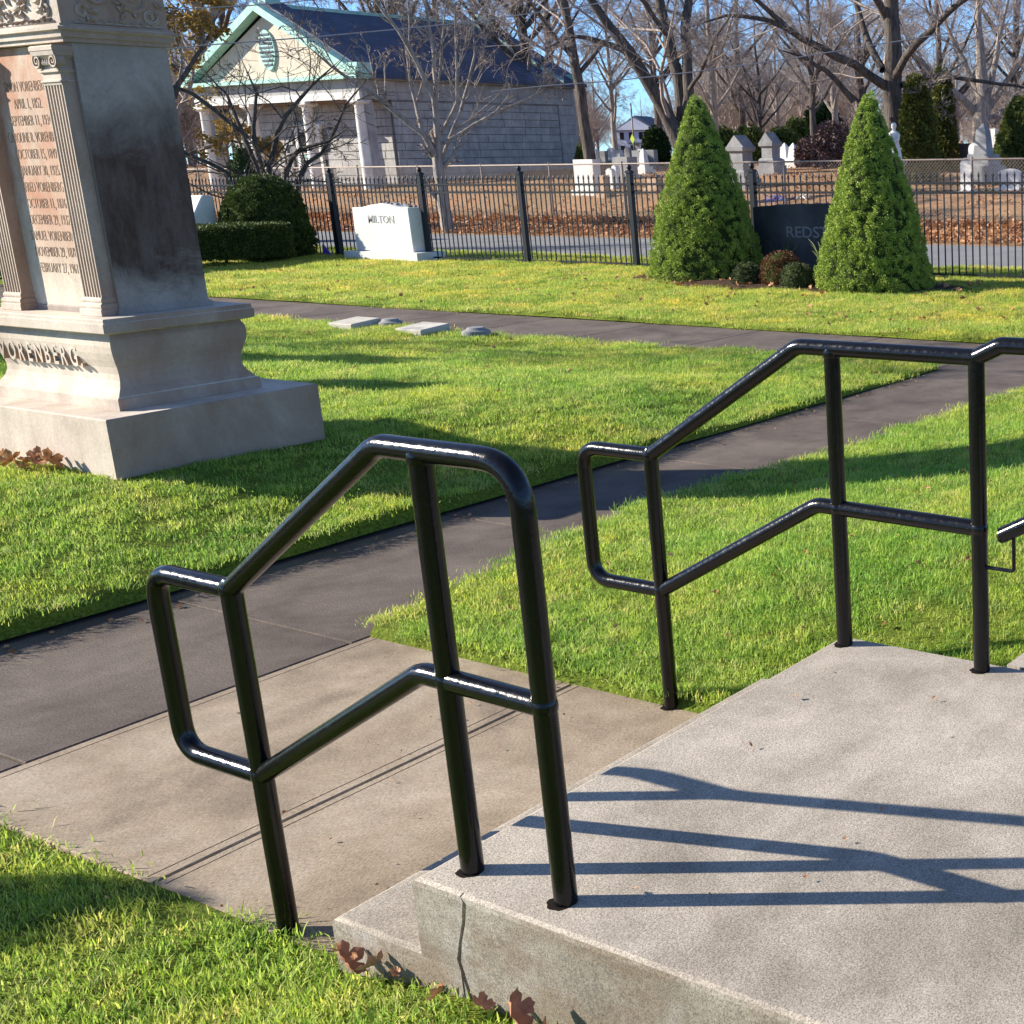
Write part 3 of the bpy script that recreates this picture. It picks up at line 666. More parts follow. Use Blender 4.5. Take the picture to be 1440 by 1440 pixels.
cone_tree((15.35, 10.04, -.04), .755, 2.66, 12, 'right of the two cone shaped spruces, in front of the big oak')
def dome(Rb): return lambda t_: Rb * math.sqrt(max(0, 1 - (max(0, t_ - .25) / .75) ** 2)) * (.93 + .07 * min(1, t_ / .3)) + .01
yx, yy_ = 16.38, 24.75
yt = thing('round_yew', 'dark clipped yew dome behind the low box hedge', 'shrub', (yx, yy_, .04))
foliage_obj('foliage', dome(.74), 1.56, 1100, 34, .055, .05, .4, 21, M['yew'], yt)
MB().tube([(0, 0, -.05), (0, 0, .9)], .07, 8).build('trunk', M['barkdark'], yt)
# box hedge running beside the monument
hx0, hx1, hy0, hy1, hh = 11.2, 16.05, 23.55, 24.6, .70
hedge = thing('box_hedge', 'long low clipped hedge with a flat sunlit top right of the monument', 'hedge', (hx0, hy0, .04))
r_ = np.random.default_rng(5); n = 34000
fa = r_.random(n); P = np.zeros((n, 3)); Nn = np.zeros((n, 3)); L_ = hx1 - hx0; W_ = hy1 - hy0
sel = fa < .45; k = sel.sum(); P[sel] = np.stack([r_.random(k) * L_, r_.normal(0, .018, k), r_.random(k) * (hh - .1) + .12], 1); Nn[sel] = (0, -1, .2)
sel = (fa >= .45) & (fa < .8); k = sel.sum(); P[sel] = np.stack([r_.random(k) * L_, r_.random(k) * W_, hh + r_.normal(0, .012, k)], 1); Nn[sel] = (0, 0, 1)
sel = (fa >= .8) & (fa < .9); k = sel.sum(); P[sel] = np.stack([r_.normal(0, .02, k), r_.random(k) * W_, r_.random(k) * (hh - .1) + .1], 1); Nn[sel] = (-1, 0, .2)
sel = fa >= .9; k = sel.sum(); P[sel] = np.stack([L_ + r_.normal(0, .02, k), r_.random(k) * W_, r_.random(k) * (hh - .1) + .1], 1); Nn[sel] = (1, 0, .2)
v, f = scatter_cards(P, Nn, .038, .6, 6, .6)
link('foliage', np_mesh('foliage', v, f, [M['yew']]), M['yew'], hedge)
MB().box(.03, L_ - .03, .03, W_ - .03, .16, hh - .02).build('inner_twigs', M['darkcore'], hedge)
for k in range(7): MB().tube([(.3 + k * .7, .45, -.03), (.35 + k * .7, .5, .25)], .03, 6).build('stem', M['barkdark'], hedge)

def bush(loc, Rb, h, nc, leaf, mat, seed, label, group=None, name='shrub', cat='shrub', prof=None, core=True, per=26, cs=None):
    t = thing(name, label, cat, loc, 0, group)
    foliage_obj('foliage', prof or dome(Rb), h, nc, per, cs or Rb * .13, leaf, .6, seed, mat, t, core)
    MB().tube([(0, 0, -.05), (0, 0, h * .4)], max(.02, Rb * .05), 6).build('stem', M['barkdark'], t)
    return t
bush((15.1, 12.05, .04), .19, .33, 200, .020, M['mum'], 31, 'small green mum mound nearest the left spruce', 'low mounds between the spruces')
bush((15.25, 11.55, .04), .28, .48, 380, .020, M['rust'], 32, 'rust brown mum mound, largest of the three between the spruces', 'low mounds between the spruces')
bush((15.0, 11.1, .04), .21, .36, 220, .020, M['mum'], 33, 'green mum mound touching the right spruce', 'low mounds between the spruces')
# strappy day lilies
for (lx, ly, nl, sd_, lab) in ((15.8, 11.2, 26, 1, 'tall strappy lily clump leaning against the right spruce'), (16.3, 12.3, 14, 2, 'thin strappy lily clump in front of the dark stone')):
    mb = MB(); r0 = random.Random(sd_)
    for k in range(nl):
        a = r0.uniform(0, 2 * PI); L = r0.uniform(.45, .85); o_ = r0.uniform(.15, .55) * L
        pts = []
        for q in range(6):
            t_ = q / 5; pts.append((lx + math.cos(a) * o_ * t_ ** 1.6, ly + math.sin(a) * o_ * t_ ** 1.6, .03 + L * (t_ - .25 * t_ ** 3)))
        mb.tube(pts, [.010, .012, .011, .009, .006, .002], 3, flat=.3)
    tag(mb.build('lily_clump', M['bushgreen']), lab, 'plant')
# mulch beds
def bed(x, y, rx, ry, seed, label):
    n = 40; r0 = random.Random(seed); ring = [(x + rx * math.cos(2 * PI * k / n) * (1 + .06 * math.sin(5 * k)), y + ry * math.sin(2 * PI * k / n) * (1 + .06 * math.cos(3 * k)), 0) for k in range(n)]
    mb = MB().loft([[(a, b, .02) for a, b, _ in ring], [(a, b, .066) for a, b, _ in ring], [(x + (a - x) * .6, y + (b - y) * .6, .10) for a, b, _ in ring]], smooth=False)
    o = mb.build('mulch_bed', M['soil']); tag(o, kind='structure')
bed(15.6, 11.7, .95, 2.9, 1, '')

# ------------------------------------------------------------------ gravestones near the fence
def milton():
    t = thing('gravestone', 'white family stone lettered MILTON before the iron fence', 'gravestone', (16.72, 20.98, .03))
    b = MB().box(0, .62, 0, 2.05, -.05, .17); bevel_mesh(b.mesh('x'))
    b.build('base', M['whitestone'], t)
    y0, y1 = .22, 1.83; prof = [(y0, .172), (y1, .172), (y1 - .02, .98), (y1 - .30, .985), (y1 - .55, 1.03), (.98, 1.06), (y0 + .50, 1.03), (y0 + .30, .985), (y0 + .02, .98)]
    d = MB().loft([[(x, y, z) for y, z in prof] for x in (.12, .50)]); me = d.mesh('slab'); bevel_mesh(me, .012, 1); link('tablet', me, M['whitestone'], t)
    text_on_front('inscription', 'MILTON', .117, .98 + .04, .70, .20, M['lettergrey'], t, .004, .001, 1.0)
    s = MB(); r0 = random.Random(5)
    for k in range(14):
        yy2 = y0 + .12 + r0.random() * .75; zz = 1.045 - abs(yy2 - .98) * .1
        s.lathe([(.001, 0), (.03, .005), (.036, .02), (.02, .04), (.001, .045)], .2 + r0.random() * .2, yy2, 7); nn = 35
        for i in range(len(s.v) - nn, len(s.v)): s.v[i] = (s.v[i][0], s.v[i][1], s.v[i][2] + zz)
    o = s.build('pebbles', M['greystone']); o.location = (16.72, 20.98, .03); tag(o, 'row of small pebbles laid on top of the MILTON stone', 'pebbles', kind='stuff')
milton()
def red():
    t = thing('gravestone', 'wide black granite stone lettered REDSTONE between the two spruces', 'gravestone', (16.42, 10.45, .04))
    MB().box(0, .5, -.1, 2.65, -.05, .16).build('base', M['darkstone'], t)
    n = 18; prof = [(0, .162), (2.55, .162)] + [(2.55 - 2.55 * k / n, 1.04 + .055 * math.sin(PI * k / n) ** .7 + .008 * math.sin(k * 2.7)) for k in range(n + 1)]
    me = MB().loft([[(x, y, z) for y, z in prof] for x in (.10, .40)]).mesh('t'); link('tablet', me, M['darkstone'], t)
    text_on_front('inscription', 'REDSTONE', .097, 1.27, .60, .235, M['letterpale'], t, .004, .002, 1.15)
red()
# sloped white stone behind the hedge
wx, wy = 15.3, 25.45
t = thing('gravestone', 'white slant stone behind the box hedge left of the yew', 'gravestone', (wx, wy, .04))
me = MB().loft([[(x, y, z) for x, z in ((0, 0), (.5, 0), (.5, 1.22), (.28, 1.24), (.0, .80))] for y in (-.1, 1.3)]).mesh('t'); bevel_mesh(me, .02, 1); link('tablet', me, M['whitestone'], t)
MB().box(-.1, .6, -.2, 1.4, -.06, .0).build('base', M['whitestone'], t)
# flush markers beside the path
def marker(x0, x1, y0, y1, h, lab, slope=.03):
    b = MB().loft([[(x0, y0, -.05), (x1, y0, -.05), (x1, y1, -.05), (x0, y1, -.05)], [(x0, y0, h - slope), (x1, y0, h), (x1, y1, h), (x0, y1, h - slope)]])
    me = b.mesh('marker'); bevel_mesh(me, .01, 1); tag(link('grave_marker', me, M['palestone']), lab, 'grave marker', 'low markers beside the far path')
marker(9.48, 9.86, 13.10, 13.50, .15, 'slanted grey marker by the far path, nearest the monument')
marker(9.48, 9.86, 11.98, 12.40, .14, 'slanted grey marker by the far path, second from the monument')
marker(9.45, 9.75, 12.43, 13.07, .065, 'flat grey slab lying between the two slanted markers', .0)
for (x, y, r0_, lab) in ((9.90, 13.0, .13, 'round bronze vase lid behind the flat slab'), (9.72, 11.42, .14, 'round stone vase lid standing alone beyond the markers')):
    o = MB().lathe([(r0_, -.02), (r0_ * 1.05, .06), (r0_, .085), (r0_ * .75, .095), (r0_ * .6, .12), (.001, .125)], 0, 0, 18).build('vase_lid', M['greystone']); o.location = (x, y, .02); tag(o, lab, 'vase lid', 'round lids beside the far path')

# ------------------------------------------------------------------ mausoleum
FXm, RXm, YA, YB = 35.5, 46.6, 46.6, 57.0
G0 = -.05; EZ = 4.93; AZ = 7.95; YC = (YA + YB) / 2; WX = 36.8
mau = thing('mausoleum', 'stone mausoleum with white columned porch, green pediment trim and blue slate roof', 'mausoleum', (FXm, YA, 0))
def mp(mb, name, mat, parent=mau):
    for i, v in enumerate(mb.v): mb.v[i] = (v[0] - FXm, v[1] - YA, v[2])
    return mb.build(name, mat, parent)
def solid_child(name, mat, x0, x1, y0, y1, z0, z1, parent=mau): return mp(MB().box(x0, x1, y0, y1, z0, z1), name, mat, parent)
core = solid_child('wall', M['mortar'], WX + .02, RXm - .02, YA + .02, YB - .02, G0, EZ - .02)
cube = MB().box(0, 1, 0, 1, 0, 1).mesh('stone_block'); cube.materials.append(M['block'])
def block(x0, x1, y0, y1, z0, z1):
    o = bpy.data.objects.new('stone_block', cube); COL.objects.link(o); o.parent = core
    o.location = (x0 - FXm, y0 - YA, z0); o.scale = (x1 - x0, y1 - y0, z1 - z0)
r0 = random.Random(8); z = .35; row = 0; g = .012
while z < 4.15:                                       # side wall courses (recessed panel between corner piers)
    hgt = min(.315, 4.18 - z); x = WX + .02 + (r0.uniform(.2, .9)) * .5; xs_ = [WX + .02]
    while x < RXm - 1.1 - .3: xs_.append(x); x += r0.uniform(.8, 1.5)
    xs_.append(RXm - 1.05)
    for a_, b_ in zip(xs_, xs_[1:]): block(a_ + g, b_ - g, YA - .035 - r0.uniform(0, .018), YA + .03, z + g, z + hgt - g)
    ys_ = [YA + .1]; y = YA + .1 + r0.uniform(.4, .9)
    while y < YB - .5: ys_.append(y); y += r0.uniform(.7, 1.3)
    ys_.append(YB - .1)
    for a_, b_ in zip(ys_, ys_[1:]):
        if b_ < YC - .7 or a_ > YC + .7 or z > 2.9: block(WX - .035 - r0.uniform(0, .02), WX + .03, a_ + g, b_ - g, z + g, z + hgt - g)
    z += hgt; row += 1
z = -.05
while z < 4.15:                                       # corner pier
    hgt = min(.42, 4.18 - z)
    block(RXm - 1.04, RXm, YA - .09, YA + .03, z + .006, z + hgt - .006); z += hgt
solid_child('wall_base', M['block'], WX + .0, RXm - 1.05, YA - .08, YA + .02, G0, .34)
for z0, z1, dy in ((4.19, 4.46, .09), (4.47, 4.90, .07)):
    x = FXm + .02
    while x < RXm: block(x + .006, min(x + 1.55, RXm) - .006, YA - dy, YA + .05, z0, z1); x += 1.55
# porch
solid_child('porch_floor', M['whitetrim'], FXm - .35, WX + .02, YA - .05, YB + .05, -.1, .42)
solid_child('step', M['cream'], FXm - .75, FXm - .36, YA + .3, YB - .3, -.1, .26)
solid_child('step', M['cream'], FXm - 1.15, FXm - .76, YA + .3, YB - .3, -.1, .12)
solid_child('ceiling', M['brownsoffit'], FXm + .05, WX - .03, YA + .1, YB - .1, 4.12, 4.18)
solid_child('entablature', M['whitetrim'], FXm - .12, FXm + .40, YA - .06, YB + .06, 4.19, 4.46)
solid_child('entablature', M['block'], FXm - .08, FXm + .40, YA - .03, YB + .03, 4.461, 4.93)
solid_child('cornice', M['patina'], FXm - .42, FXm + .3, YA - .4, YB + .4, 4.935, 5.09)
for y in (YA + .02, YB - .62): solid_child('pier', M['block'], FXm + .12, FXm + .5, y, y + .6, .42, 4.18)
for y in (YA + .25, YA + 3.42, YB - 3.42, YB - .25):
    c = MB().lathe([(.27, .42), (.27, .50), (.29, .53), (.29, .57), (.235, .62), (.225, .9), (.222, 2.0), (.195, 3.92), (.21, 3.95), (.195, 3.98)], FXm - .02 + .09, y, 18); col_ = mp(c, 'column', M['whitetrim'])
    c = MB().rects([(FXm + .07 - a, FXm + .07 + a, y - a, y + a, z) for a, z in ((.2, 3.981), (.26, 4.04), (.30, 4.07), (.30, 4.185))]); mp(c, 'capital', M['whitetrim'], col_)
# door and transom window, sidelight arch niches
dr = solid_child('door', M['patina'], WX - .10, WX - .03, YC - .62, YC + .62, .42, 2.15)
for s in (-1, 1):
    solid_child('door_panel', M['greyroof'], WX - .125, WX - .101, YC + (.05 if s > 0 else -.55), YC + (.55 if s > 0 else -.05), .6, 1.95, dr)
solid_child('door_frame', M['whitetrim'], WX - .16, WX - .02, YC - .80, YC - .63, .42, 3.15); solid_child('door_frame', M['whitetrim'], WX - .16, WX - .02, YC + .63, YC + .80, .42, 3.15)
solid_child('lintel', M['whitetrim'], WX - .17, WX - .02, YC - .9, YC + .9, 3.16, 3.36)
wn = solid_child('window', M['whitetrim'], WX - .13, WX - .03, YC - .62, YC + .62, 2.152, 3.14)
solid_child('pane', M['glass'], WX - .15, WX - .131, YC - .55, YC + .55, 2.25, 3.06, wn)
# pediment
ped = MB().loft([[(x, y, z) for y, z in ((YA + .1, 5.09), (YB - .1, 5.09), (YC, AZ - .42))] for x in (FXm - .02, FXm + .2)]); pd = mp(ped, 'pediment', M['cream'])
sl_ = (AZ - 5.12) / (YC - YA + .4)
for s in (-1, 1):                                     # raking cornices of green copper
    ye = YC + s * (YC - YA + .42); d = .40
    rk = MB().loft([[(x, ye, 5.06), (x, YC, AZ - .06), (x, YC, AZ - d), (x, ye, 5.06 - .0 + .02)][::1] if False else [(x, ye, 5.095), (x, ye, 5.20), (x, YC, AZ + .06), (x, YC, AZ - .26), (x, ye - s * .48, 5.095)] for x in (FXm - .44, FXm - .03)])
    mp(rk, 'raking_cornice', M['patina'])
vt = MB(); n = 20
for k in range(n): pass
ov = MB().loft([[(x, YC + .50 * math.cos(2 * PI * k / n), 6.22 + .78 * math.sin(2 * PI * k / n)) for k in range(n)] for x in (FXm - .10, FXm - .021)]); vo = mp(ov, 'vent', M['patina'])
for k in range(8):
    z = 5.62 + k * .165; w = .42 * math.sqrt(max(.05, 1 - ((z - 6.22) / .74) ** 2)); solid_child('louver', M['greyroof'], FXm - .125, FXm - .101, YC - w, YC + w, z, z + .075, vo)
# roof: slate slopes with raised ends
def roof(x0, x1, lift, name, mat, over=.42):
    ya, yb = YA - over, YB + over; za = 5.10 + lift
    mb = MB().loft([[(x, ya, za), (x, YC, AZ + lift), (x, yb, za), (x, yb, za - .12), (x, YC, AZ + lift - .3), (x, ya, za - .12)] for x in (x0, x1)])
    return mp(mb, name, mat)
rf = roof(FXm + .9, RXm - .9, 0.0, 'roof', M['slate'])
re1 = roof(FXm - .025, FXm + .895, .16, 'raised_roof_end', M['slate']); re2 = roof(RXm - .86, RXm + .25, .16, 'raised_roof_end', M['slate'])
rc = roof(RXm - .895, RXm - .865, .17, 'coping', M['patina'], .40)
solid_child('ridge_cap', M['patina'], FXm + .9, RXm - .9, YC - .13, YC + .13, AZ - .1, AZ + .07)
for x in (FXm + .0, RXm - .55): solid_child('ridge_block', M['patina'], x, x + .65, YC - .22, YC + .22, AZ - .1, AZ + .42)
for x in (FXm - .35, RXm - .35):
    for y in (YA - .45, YB - .15): solid_child('corner_block', M['patina'], x, x + .6, y, y + .6, 5.10, 5.52)
solid_child('gutter', M['slate'], FXm + .31, RXm + .4, YA - .52, YA - .36, 4.96, 5.12)
solid_child('eave_soffit', M['block'], FXm + .41, RXm + .1, YA - .35, YA + .05, 4.91, 5.0)

# ------------------------------------------------------------------ trees
class TubeBatch:
    def __init__(s): s.vs = []; s.fs = []; s.n = 0
    def add(s, P, Rr, k):                             # P (B,n,3), Rr (B,n)
        B, n, _ = P.shape
        if B == 0: return
        T = np.empty_like(P); T[:, 1:-1] = P[:, 2:] - P[:, :-2]; T[:, 0] = P[:, 1] - P[:, 0]; T[:, -1] = P[:, -1] - P[:, -2]
        T /= np.linalg.norm(T, axis=2, keepdims=True) + 1e-9
        A = np.where(np.abs(T[:, :1, 2:3]) < .85, np.array([[[0, 0, 1.]]]), np.array([[[1., 0, 0]]])); A = np.broadcast_to(A, P.shape)
        U = np.cross(T, A); U /= np.linalg.norm(U, axis=2, keepdims=True) + 1e-9; W = np.cross(T, U)
        a = np.arange(k) * 2 * PI / k
        V = P[:, :, None] + (U[:, :, None] * np.cos(a)[None, None, :, None] + W[:, :, None] * np.sin(a)[None, None, :, None]) * Rr[:, :, None, None]
        b, i, j = np.meshgrid(np.arange(B), np.arange(n - 1), np.arange(k), indexing='ij'); base = s.n + b * n * k
        j2 = (j + 1) % k
        s.fs.append(np.stack([base + i * k + j, base + i * k + j2, base + (i + 1) * k + j2, base + (i + 1) * k + j], -1).reshape(-1, 4))
        s.vs.append(V.reshape(-1, 3)); s.n += B * n * k
    def mesh(s, name, mat): return np_mesh(name, np.concatenate(s.vs), np.concatenate(s.fs), [mat], smooth=True)
def resample(pts, rad, n):
    P = np.array(pts, float); d = np.r_[0, np.cumsum(np.linalg.norm(np.diff(P, axis=0), axis=1))]; t_ = np.linspace(0, d[-1], n)
    return np.stack([np.interp(t_, d, P[:, k]) for k in range(3)], 1), np.interp(t_, d, rad)
def branches(par_P, par_R, nchild, lr, ang, npts, up, jit, rr_, rg, tmin=.25, plen=None):
    B, n, _ = par_P.shape; L = np.linalg.norm(np.diff(par_P, axis=1), axis=2).sum(1)
    idx = np.repeat(np.arange(B), nchild); m_ = len(idx)
    t_ = tmin + (1 - tmin) * rg.random(m_) ** .85; fpos = t_ * (n - 1); i0 = np.minimum(fpos.astype(int), n - 2); fr = (fpos - i0)[:, None]
    P0 = par_P[idx, i0] * (1 - fr) + par_P[idx, i0 + 1] * fr; R0 = par_R[idx, i0] * (1 - fr[:, 0]) + par_R[idx, i0 + 1] * fr[:, 0]
    T = par_P[idx, i0 + 1] - par_P[idx, i0]; T /= np.linalg.norm(T, axis=1)[:, None] + 1e-9
    Q = rg.normal(0, 1, (m_, 3)); Q -= T * (Q * T).sum(1)[:, None]; Q /= np.linalg.norm(Q, axis=1)[:, None] + 1e-9
    a = np.radians(rg.uniform(ang[0], ang[1], m_))[:, None]; D = T * np.cos(a) + Q * np.sin(a)
    ln = L[idx] * lr * rg.uniform(.55, 1.15, m_) * (1.15 - .6 * t_); P = np.empty((m_, npts, 3)); P[:, 0] = P0
    for k in range(1, npts):
        D = D + rg.normal(0, jit, (m_, 3)); D[:, 2] += up; D /= np.linalg.norm(D, axis=1)[:, None]
        P[:, k] = P[:, k - 1] + D * (ln / (npts - 1))[:, None]
    r0_ = np.minimum(R0 * .85, R0 * rr_ + .001); Rr = r0_[:, None] * np.linspace(1, .35, npts)[None]
    return P, Rr
def make_tree(limbs, levels, seed, bark_m, twig_m, leaves=None, name='bare_tree', label='', loc=(0, 0, 0), cat='tree', group=None, rot=0.0, minr=.004):
    """limbs: list of (points, radii) in metres (right, depth, up); levels: (nchild, lr, ang, npts, sides, up, jit, rr)"""
    rg = np.random.default_rng(seed); trunk = TubeBatch(); crown = TubeBatch(); Ps, Rs = [], []
    for pts, rad in limbs:
        q = np.array([(p[0] * RX + p[1] * (-RY), p[0] * RY + p[1] * RX, p[2]) for p in pts], float)
        P, r = resample(q, np.interp(np.linspace(0, 1, len(pts)), np.linspace(0, 1, len(rad)), tuple(rad[:-1]) + (rad[-1] * .35,)), 12)
        P[1:-1] += rg.normal(0, .18, P[1:-1].shape) * r[1:-1, None]
        Ps.append(P); Rs.append(r)
    P = np.array(Ps); r = np.array(Rs); trunk.add(P, r, 9)
    leafP = []
    for li, (nc, lr, ang, npts, sides, up, jit, rr_) in enumerate(levels):
        P, r = branches(P, r, nc, lr, ang, npts, up, jit, rr_, rg, .22 if li == 0 else .12); r = np.maximum(r, minr); crown.add(P, r, sides)
    t = thing(name, label, cat, loc, rot, group)
    link('trunk', trunk.mesh('trunk', bark_m), bark_m, t); link('crown', crown.mesh('crown', twig_m), twig_m, t)
    if leaves:
        mat, cnt, size = leaves; idx = rg.integers(0, len(P), cnt); Q = P[idx, -1] + rg.normal(0, .05, (cnt, 3))
        v, f = scatter_cards(Q, rg.normal(0, 1, (cnt, 3)), size, .7, seed + 5, .5); link('leaves', np_mesh('leaves', v, f, [mat]), mat, t)
    return t
LV = [(7, .52, (25, 65), 6, 5, .05, .18, .30), (7, .55, (25, 65), 5, 4, .03, .22, .38), (6, .55, (20, 60), 4, 3, .02, .24, .42), (6, .62, (20, 60), 3, 3, .0, .24, .5)]
def px(u0, v0, d, pts):                                # limb drawn from sizes read off the photo at its distance
    s = d / F_PX; v_g = 213.0 - .0157 * (u0 - CX); x_, y_, z_ = polar(u0, d)
    return [((u - u0 - (v - v_g) * .0) * s, dd, H + (v_g - v) * s - z_) for u, v, dd in pts]
# the big oak behind the right spruce
d = 45; u0 = 1258; loc = polar(u0, d)
P_ = lambda *a: px(u0, 0, d, a)
limbs = [(P_((1262, 290, 0), (1259, 200, 0), (1257, 130, 0), (1260, 70, 0), (1262, 0, 0), (1268, -140, 0), (1275, -260, .3)), (.42, .33, .31, .27, .22, .14, .04)),
         (P_((1248, 128, 0), (1215, 105, -.5), (1170, 85, -1), (1120, 52, -1.5), (1062, 42, -2), (1010, 60, -2.4)), (.16, .14, .12, .09, .05, .02)),
         (P_((1130, 58, -1.4), (1100, 30, -1.8), (1065, 0, -2), (1040, -30, -2.2)), (.09, .07, .06, .03)),
         (P_((1205, 148, -.3), (1180, 115, -.8), (1150, 95, -1.2), (1120, 85, -1.6)), (.11, .09, .06, .03)),
         (P_((1258, 122, 0), (1282, 92, -.8), (1308, 68, -1.3), (1350, 35, -2), (1395, 8, -2.6), (1440, -30, -3)), (.13, .125, .12, .09, .06, .03)),
         (P_((1270, 128, 0), (1300, 115, .5), (1350, 118, 1), (1420, 128, 1.4), (1480, 140, 2)), (.10, .085, .07, .05, .02)),
         (P_((1270, 168, 0), (1300, 150, -.6), (1318, 125, -.8), (1360, 100, -1.2)), (.07, .06, .05, .02)),
         (P_((1246, 108, 0), (1225, 70, .8), (1212, 30, 1.2), (1200, -30, 1.5), (1180, -110, 2)), (.13, .12, .10, .07, .03)),
         (P_((1255, 45, 0), (1235, 10, -.9), (1215, -40, -1.5), (1170, -110, -2)), (.14, .11, .08, .03)),
         (P_((1262, 20, 0), (1290, -20, .8), (1330, -80, 1.2), (1390, -140, 2)), (.12, .09, .06, .03))]
make_tree(limbs, LV, 101, M['bark'], M['twig'], label='massive bare oak with spreading limbs behind the right spruce', loc=loc)
d = 42; u0 = 962; loc = polar(u0, d)
P_ = lambda *a: px(u0, 0, d, a)
limbs = [(P_((968, 300, 0), (962, 200, 0), (944, 160, -.2), (907, 89, -.6), (880, 45, -1), (853, 4, -1.3), (815, -70, -2)), (.30, .26, .21, .17, .13, .09, .03)),
         (P_((966, 210, 0), (962, 129, .2), (953, 80, .3), (938, 0, .5), (925, -110, .8)), (.20, .18, .17, .14, .06)),
         (P_((966, 205, 0), (975, 133, 0), (971, 67, .3), (982, 0, .6), (1000, -120, 1)), (.19, .16, .14, .11, .04)),
         (P_((905, 90, -.6), (880, 78, -1), (850, 72, -1.5), (815, 90, -2)), (.10, .08, .05, .02)),
         (P_((972, 140, 0), (995, 118, -.5), (1020, 80, -1), (1050, 50, -1.6)), (.07, .06, .04, .02)),
         (P_((950, 70, .3), (930, 30, -.4), (900, -20, -1), (880, -80, -1.5)), (.09, .07, .05, .02))]
make_tree(limbs, LV, 102, M['bark'], M['twig'], label='bare tree forking into three trunks behind the left spruce', loc=loc)
d = 58; u0 = 1382; loc = polar(u0, d)
P_ = lambda *a: px(u0, 0, d, a)
limbs = [(P_((1384, 250, 0), (1382, 200, 0), (1380, 155, 0), (1384, 120, 0), (1378, 60, 0), (1385, -60, 0)), (.46, .38, .36, .26, .16, .05)),
         (P_((1374, 165, 0), (1352, 142, -.4), (1330, 125, -.8), (1300, 95, -1.2), (1270, 60, -2)), (.19, .16, .13, .08, .03)),
         (P_((1382, 150, 0), (1365, 110, .4), (1340, 60, .8), (1320, 0, 1)), (.18, .13, .09, .03)),
         (P_((1390, 160, 0), (1410, 130, 0), (1440, 90, 0), (1480, 60, 0)), (.16, .12, .08, .03)),
         (P_((1388, 150, 0), (1400, 100, .5), (1410, 50, .8), (1430, -20, 1)), (.16, .12, .09, .03)),
         (P_((1398, 178, 0), (1415, 160, -.3), (1425, 140, -.5), (1450, 130, -.8)), (.07, .05, .04, .02))]
make_tree(limbs, LV, 103, M['barkpale'], M['twig'], label='stout bare tree with a twisted pale trunk beside the obelisk', loc=loc)
d = 55; u0 = 828; loc = polar(u0, d)
P_ = lambda *a: px(u0, 0, d, a)
limbs = [(P_((832, 250, 0), (826, 180, 0), (822, 110, 0), (814, 0, 0), (810, -150, 0)), (.26, .20, .18, .14, .05)),
         (P_((820, 100, 0), (795, 60, -.5), (775, 20, -1), (760, -30, -1.3)), (.10, .08, .05, .02)),
         (P_((822, 120, 0), (850, 85, .5), (870, 60, 1), (900, 0, 1.6)), (.10, .07, .05, .02))]
make_tree(limbs, LV, 104, M['bark'], M['twig'], label='tall straight bare tree right behind the mausoleum corner', loc=loc)
# small magnolia before the mausoleum wall
d = 38; u0 = 620; loc = polar(u0, d)
P_ = lambda *a: px(u0, 0, d, a)
LM = [(8, .55, (25, 60), 5, 5, .10, .16, .5), (6, .5, (25, 60), 4, 3, .06, .2, .5), (5, .5, (20, 60), 3, 3, .05, .2, .5)]
limbs = [(P_((620, 318, 0), (616, 270, 0), (618, 215, 0), (622, 200, 0)), (.17, .14, .13, .10)),
         (P_((620, 212, 0), (621, 153, 0), (598, 78, -.3), (572, 35, -.6), (560, 0, -.8)), (.09, .07, .05, .03, .01)),
         (P_((616, 225, 0), (608, 195, -.3), (567, 151, -.8), (529, 118, -1.2), (505, 90, -1.5)), (.08, .07, .06, .035, .012)),
         (P_((626, 205, 0), (640, 195, .3), (685, 168, .6), (732, 149, .9), (751, 123, 1.1)), (.05, .05, .045, .03, .01)),
         (P_((622, 165, 0), (620, 100, .3), (614, 30, .5), (606, -20, .5)), (.055, .05, .03, .01)),
         (P_((626, 190, 0), (655, 160, -.4), (664, 120, -.6), (672, 70, -.8), (680, 30, -1)), (.04, .035, .03, .02, .01)),
         (P_((618, 230, 0), (640, 150, 1), (655, 90, 1.3), (650, 40, 1.6)), (.05, .04, .03, .01)),
         (P_((606, 190, -.3), (590, 140, .2), (585, 100, .4), (580, 60, .6)), (.045, .035, .025, .01))]
make_tree(limbs, LM, 105, M['barkpale'], M['barkpale'], leaves=(M['twigbush'], 900, .06), name='magnolia_tree', label='small multi branched magnolia with buds in front of the mausoleum side wall', loc=loc, minr=.007)
# spreading multi-stem tree behind the yew
d = 32.5; u0 = 392; loc = polar(u0, d)
P_ = lambda *a: px(u0, 0, d, a)
limbs = [(P_((388, 335, 0), (394, 250, 0), (420, 215, -.2), (468, 205, -.4), (500, 190, -.6)), (.07, .06, .045, .03, .01)),
         (P_((385, 335, 0), (378, 240, 0), (392, 185, .2), (430, 143, .4), (470, 110, .5)), (.07, .06, .05, .035, .012)),
         (P_((380, 335, 0), (360, 240, .2), (345, 200, .3), (330, 150, .4), (300, 118, .5)), (.06, .05, .045, .03, .012)),
         (P_((384, 335, 0), (330, 235, -.2), (290, 215, -.4), (262, 190, -.6)), (.06, .045, .03, .012)),
         (P_((384, 330, 0), (365, 200, 0), (375, 150, .1), (360, 110, .2)), (.06, .045, .03, .012)),
         (P_((388, 335, 0), (410, 235, .3), (440, 215, .4), (470, 160, .5), (500, 130, .6)), (.06, .05, .035, .025, .01)),
         (P_((360, 200, 0), (320, 150, -.5), (270, 128, -.8), (240, 120, -1)), (.045, .04, .03, .015))]
LS = [(7, .55, (25, 75), 5, 4, .04, .25, .45), (6, .55, (25, 70), 4, 3, .03, .28, .5), (4, .55, (20, 70), 3, 3, .03, .3, .55)]
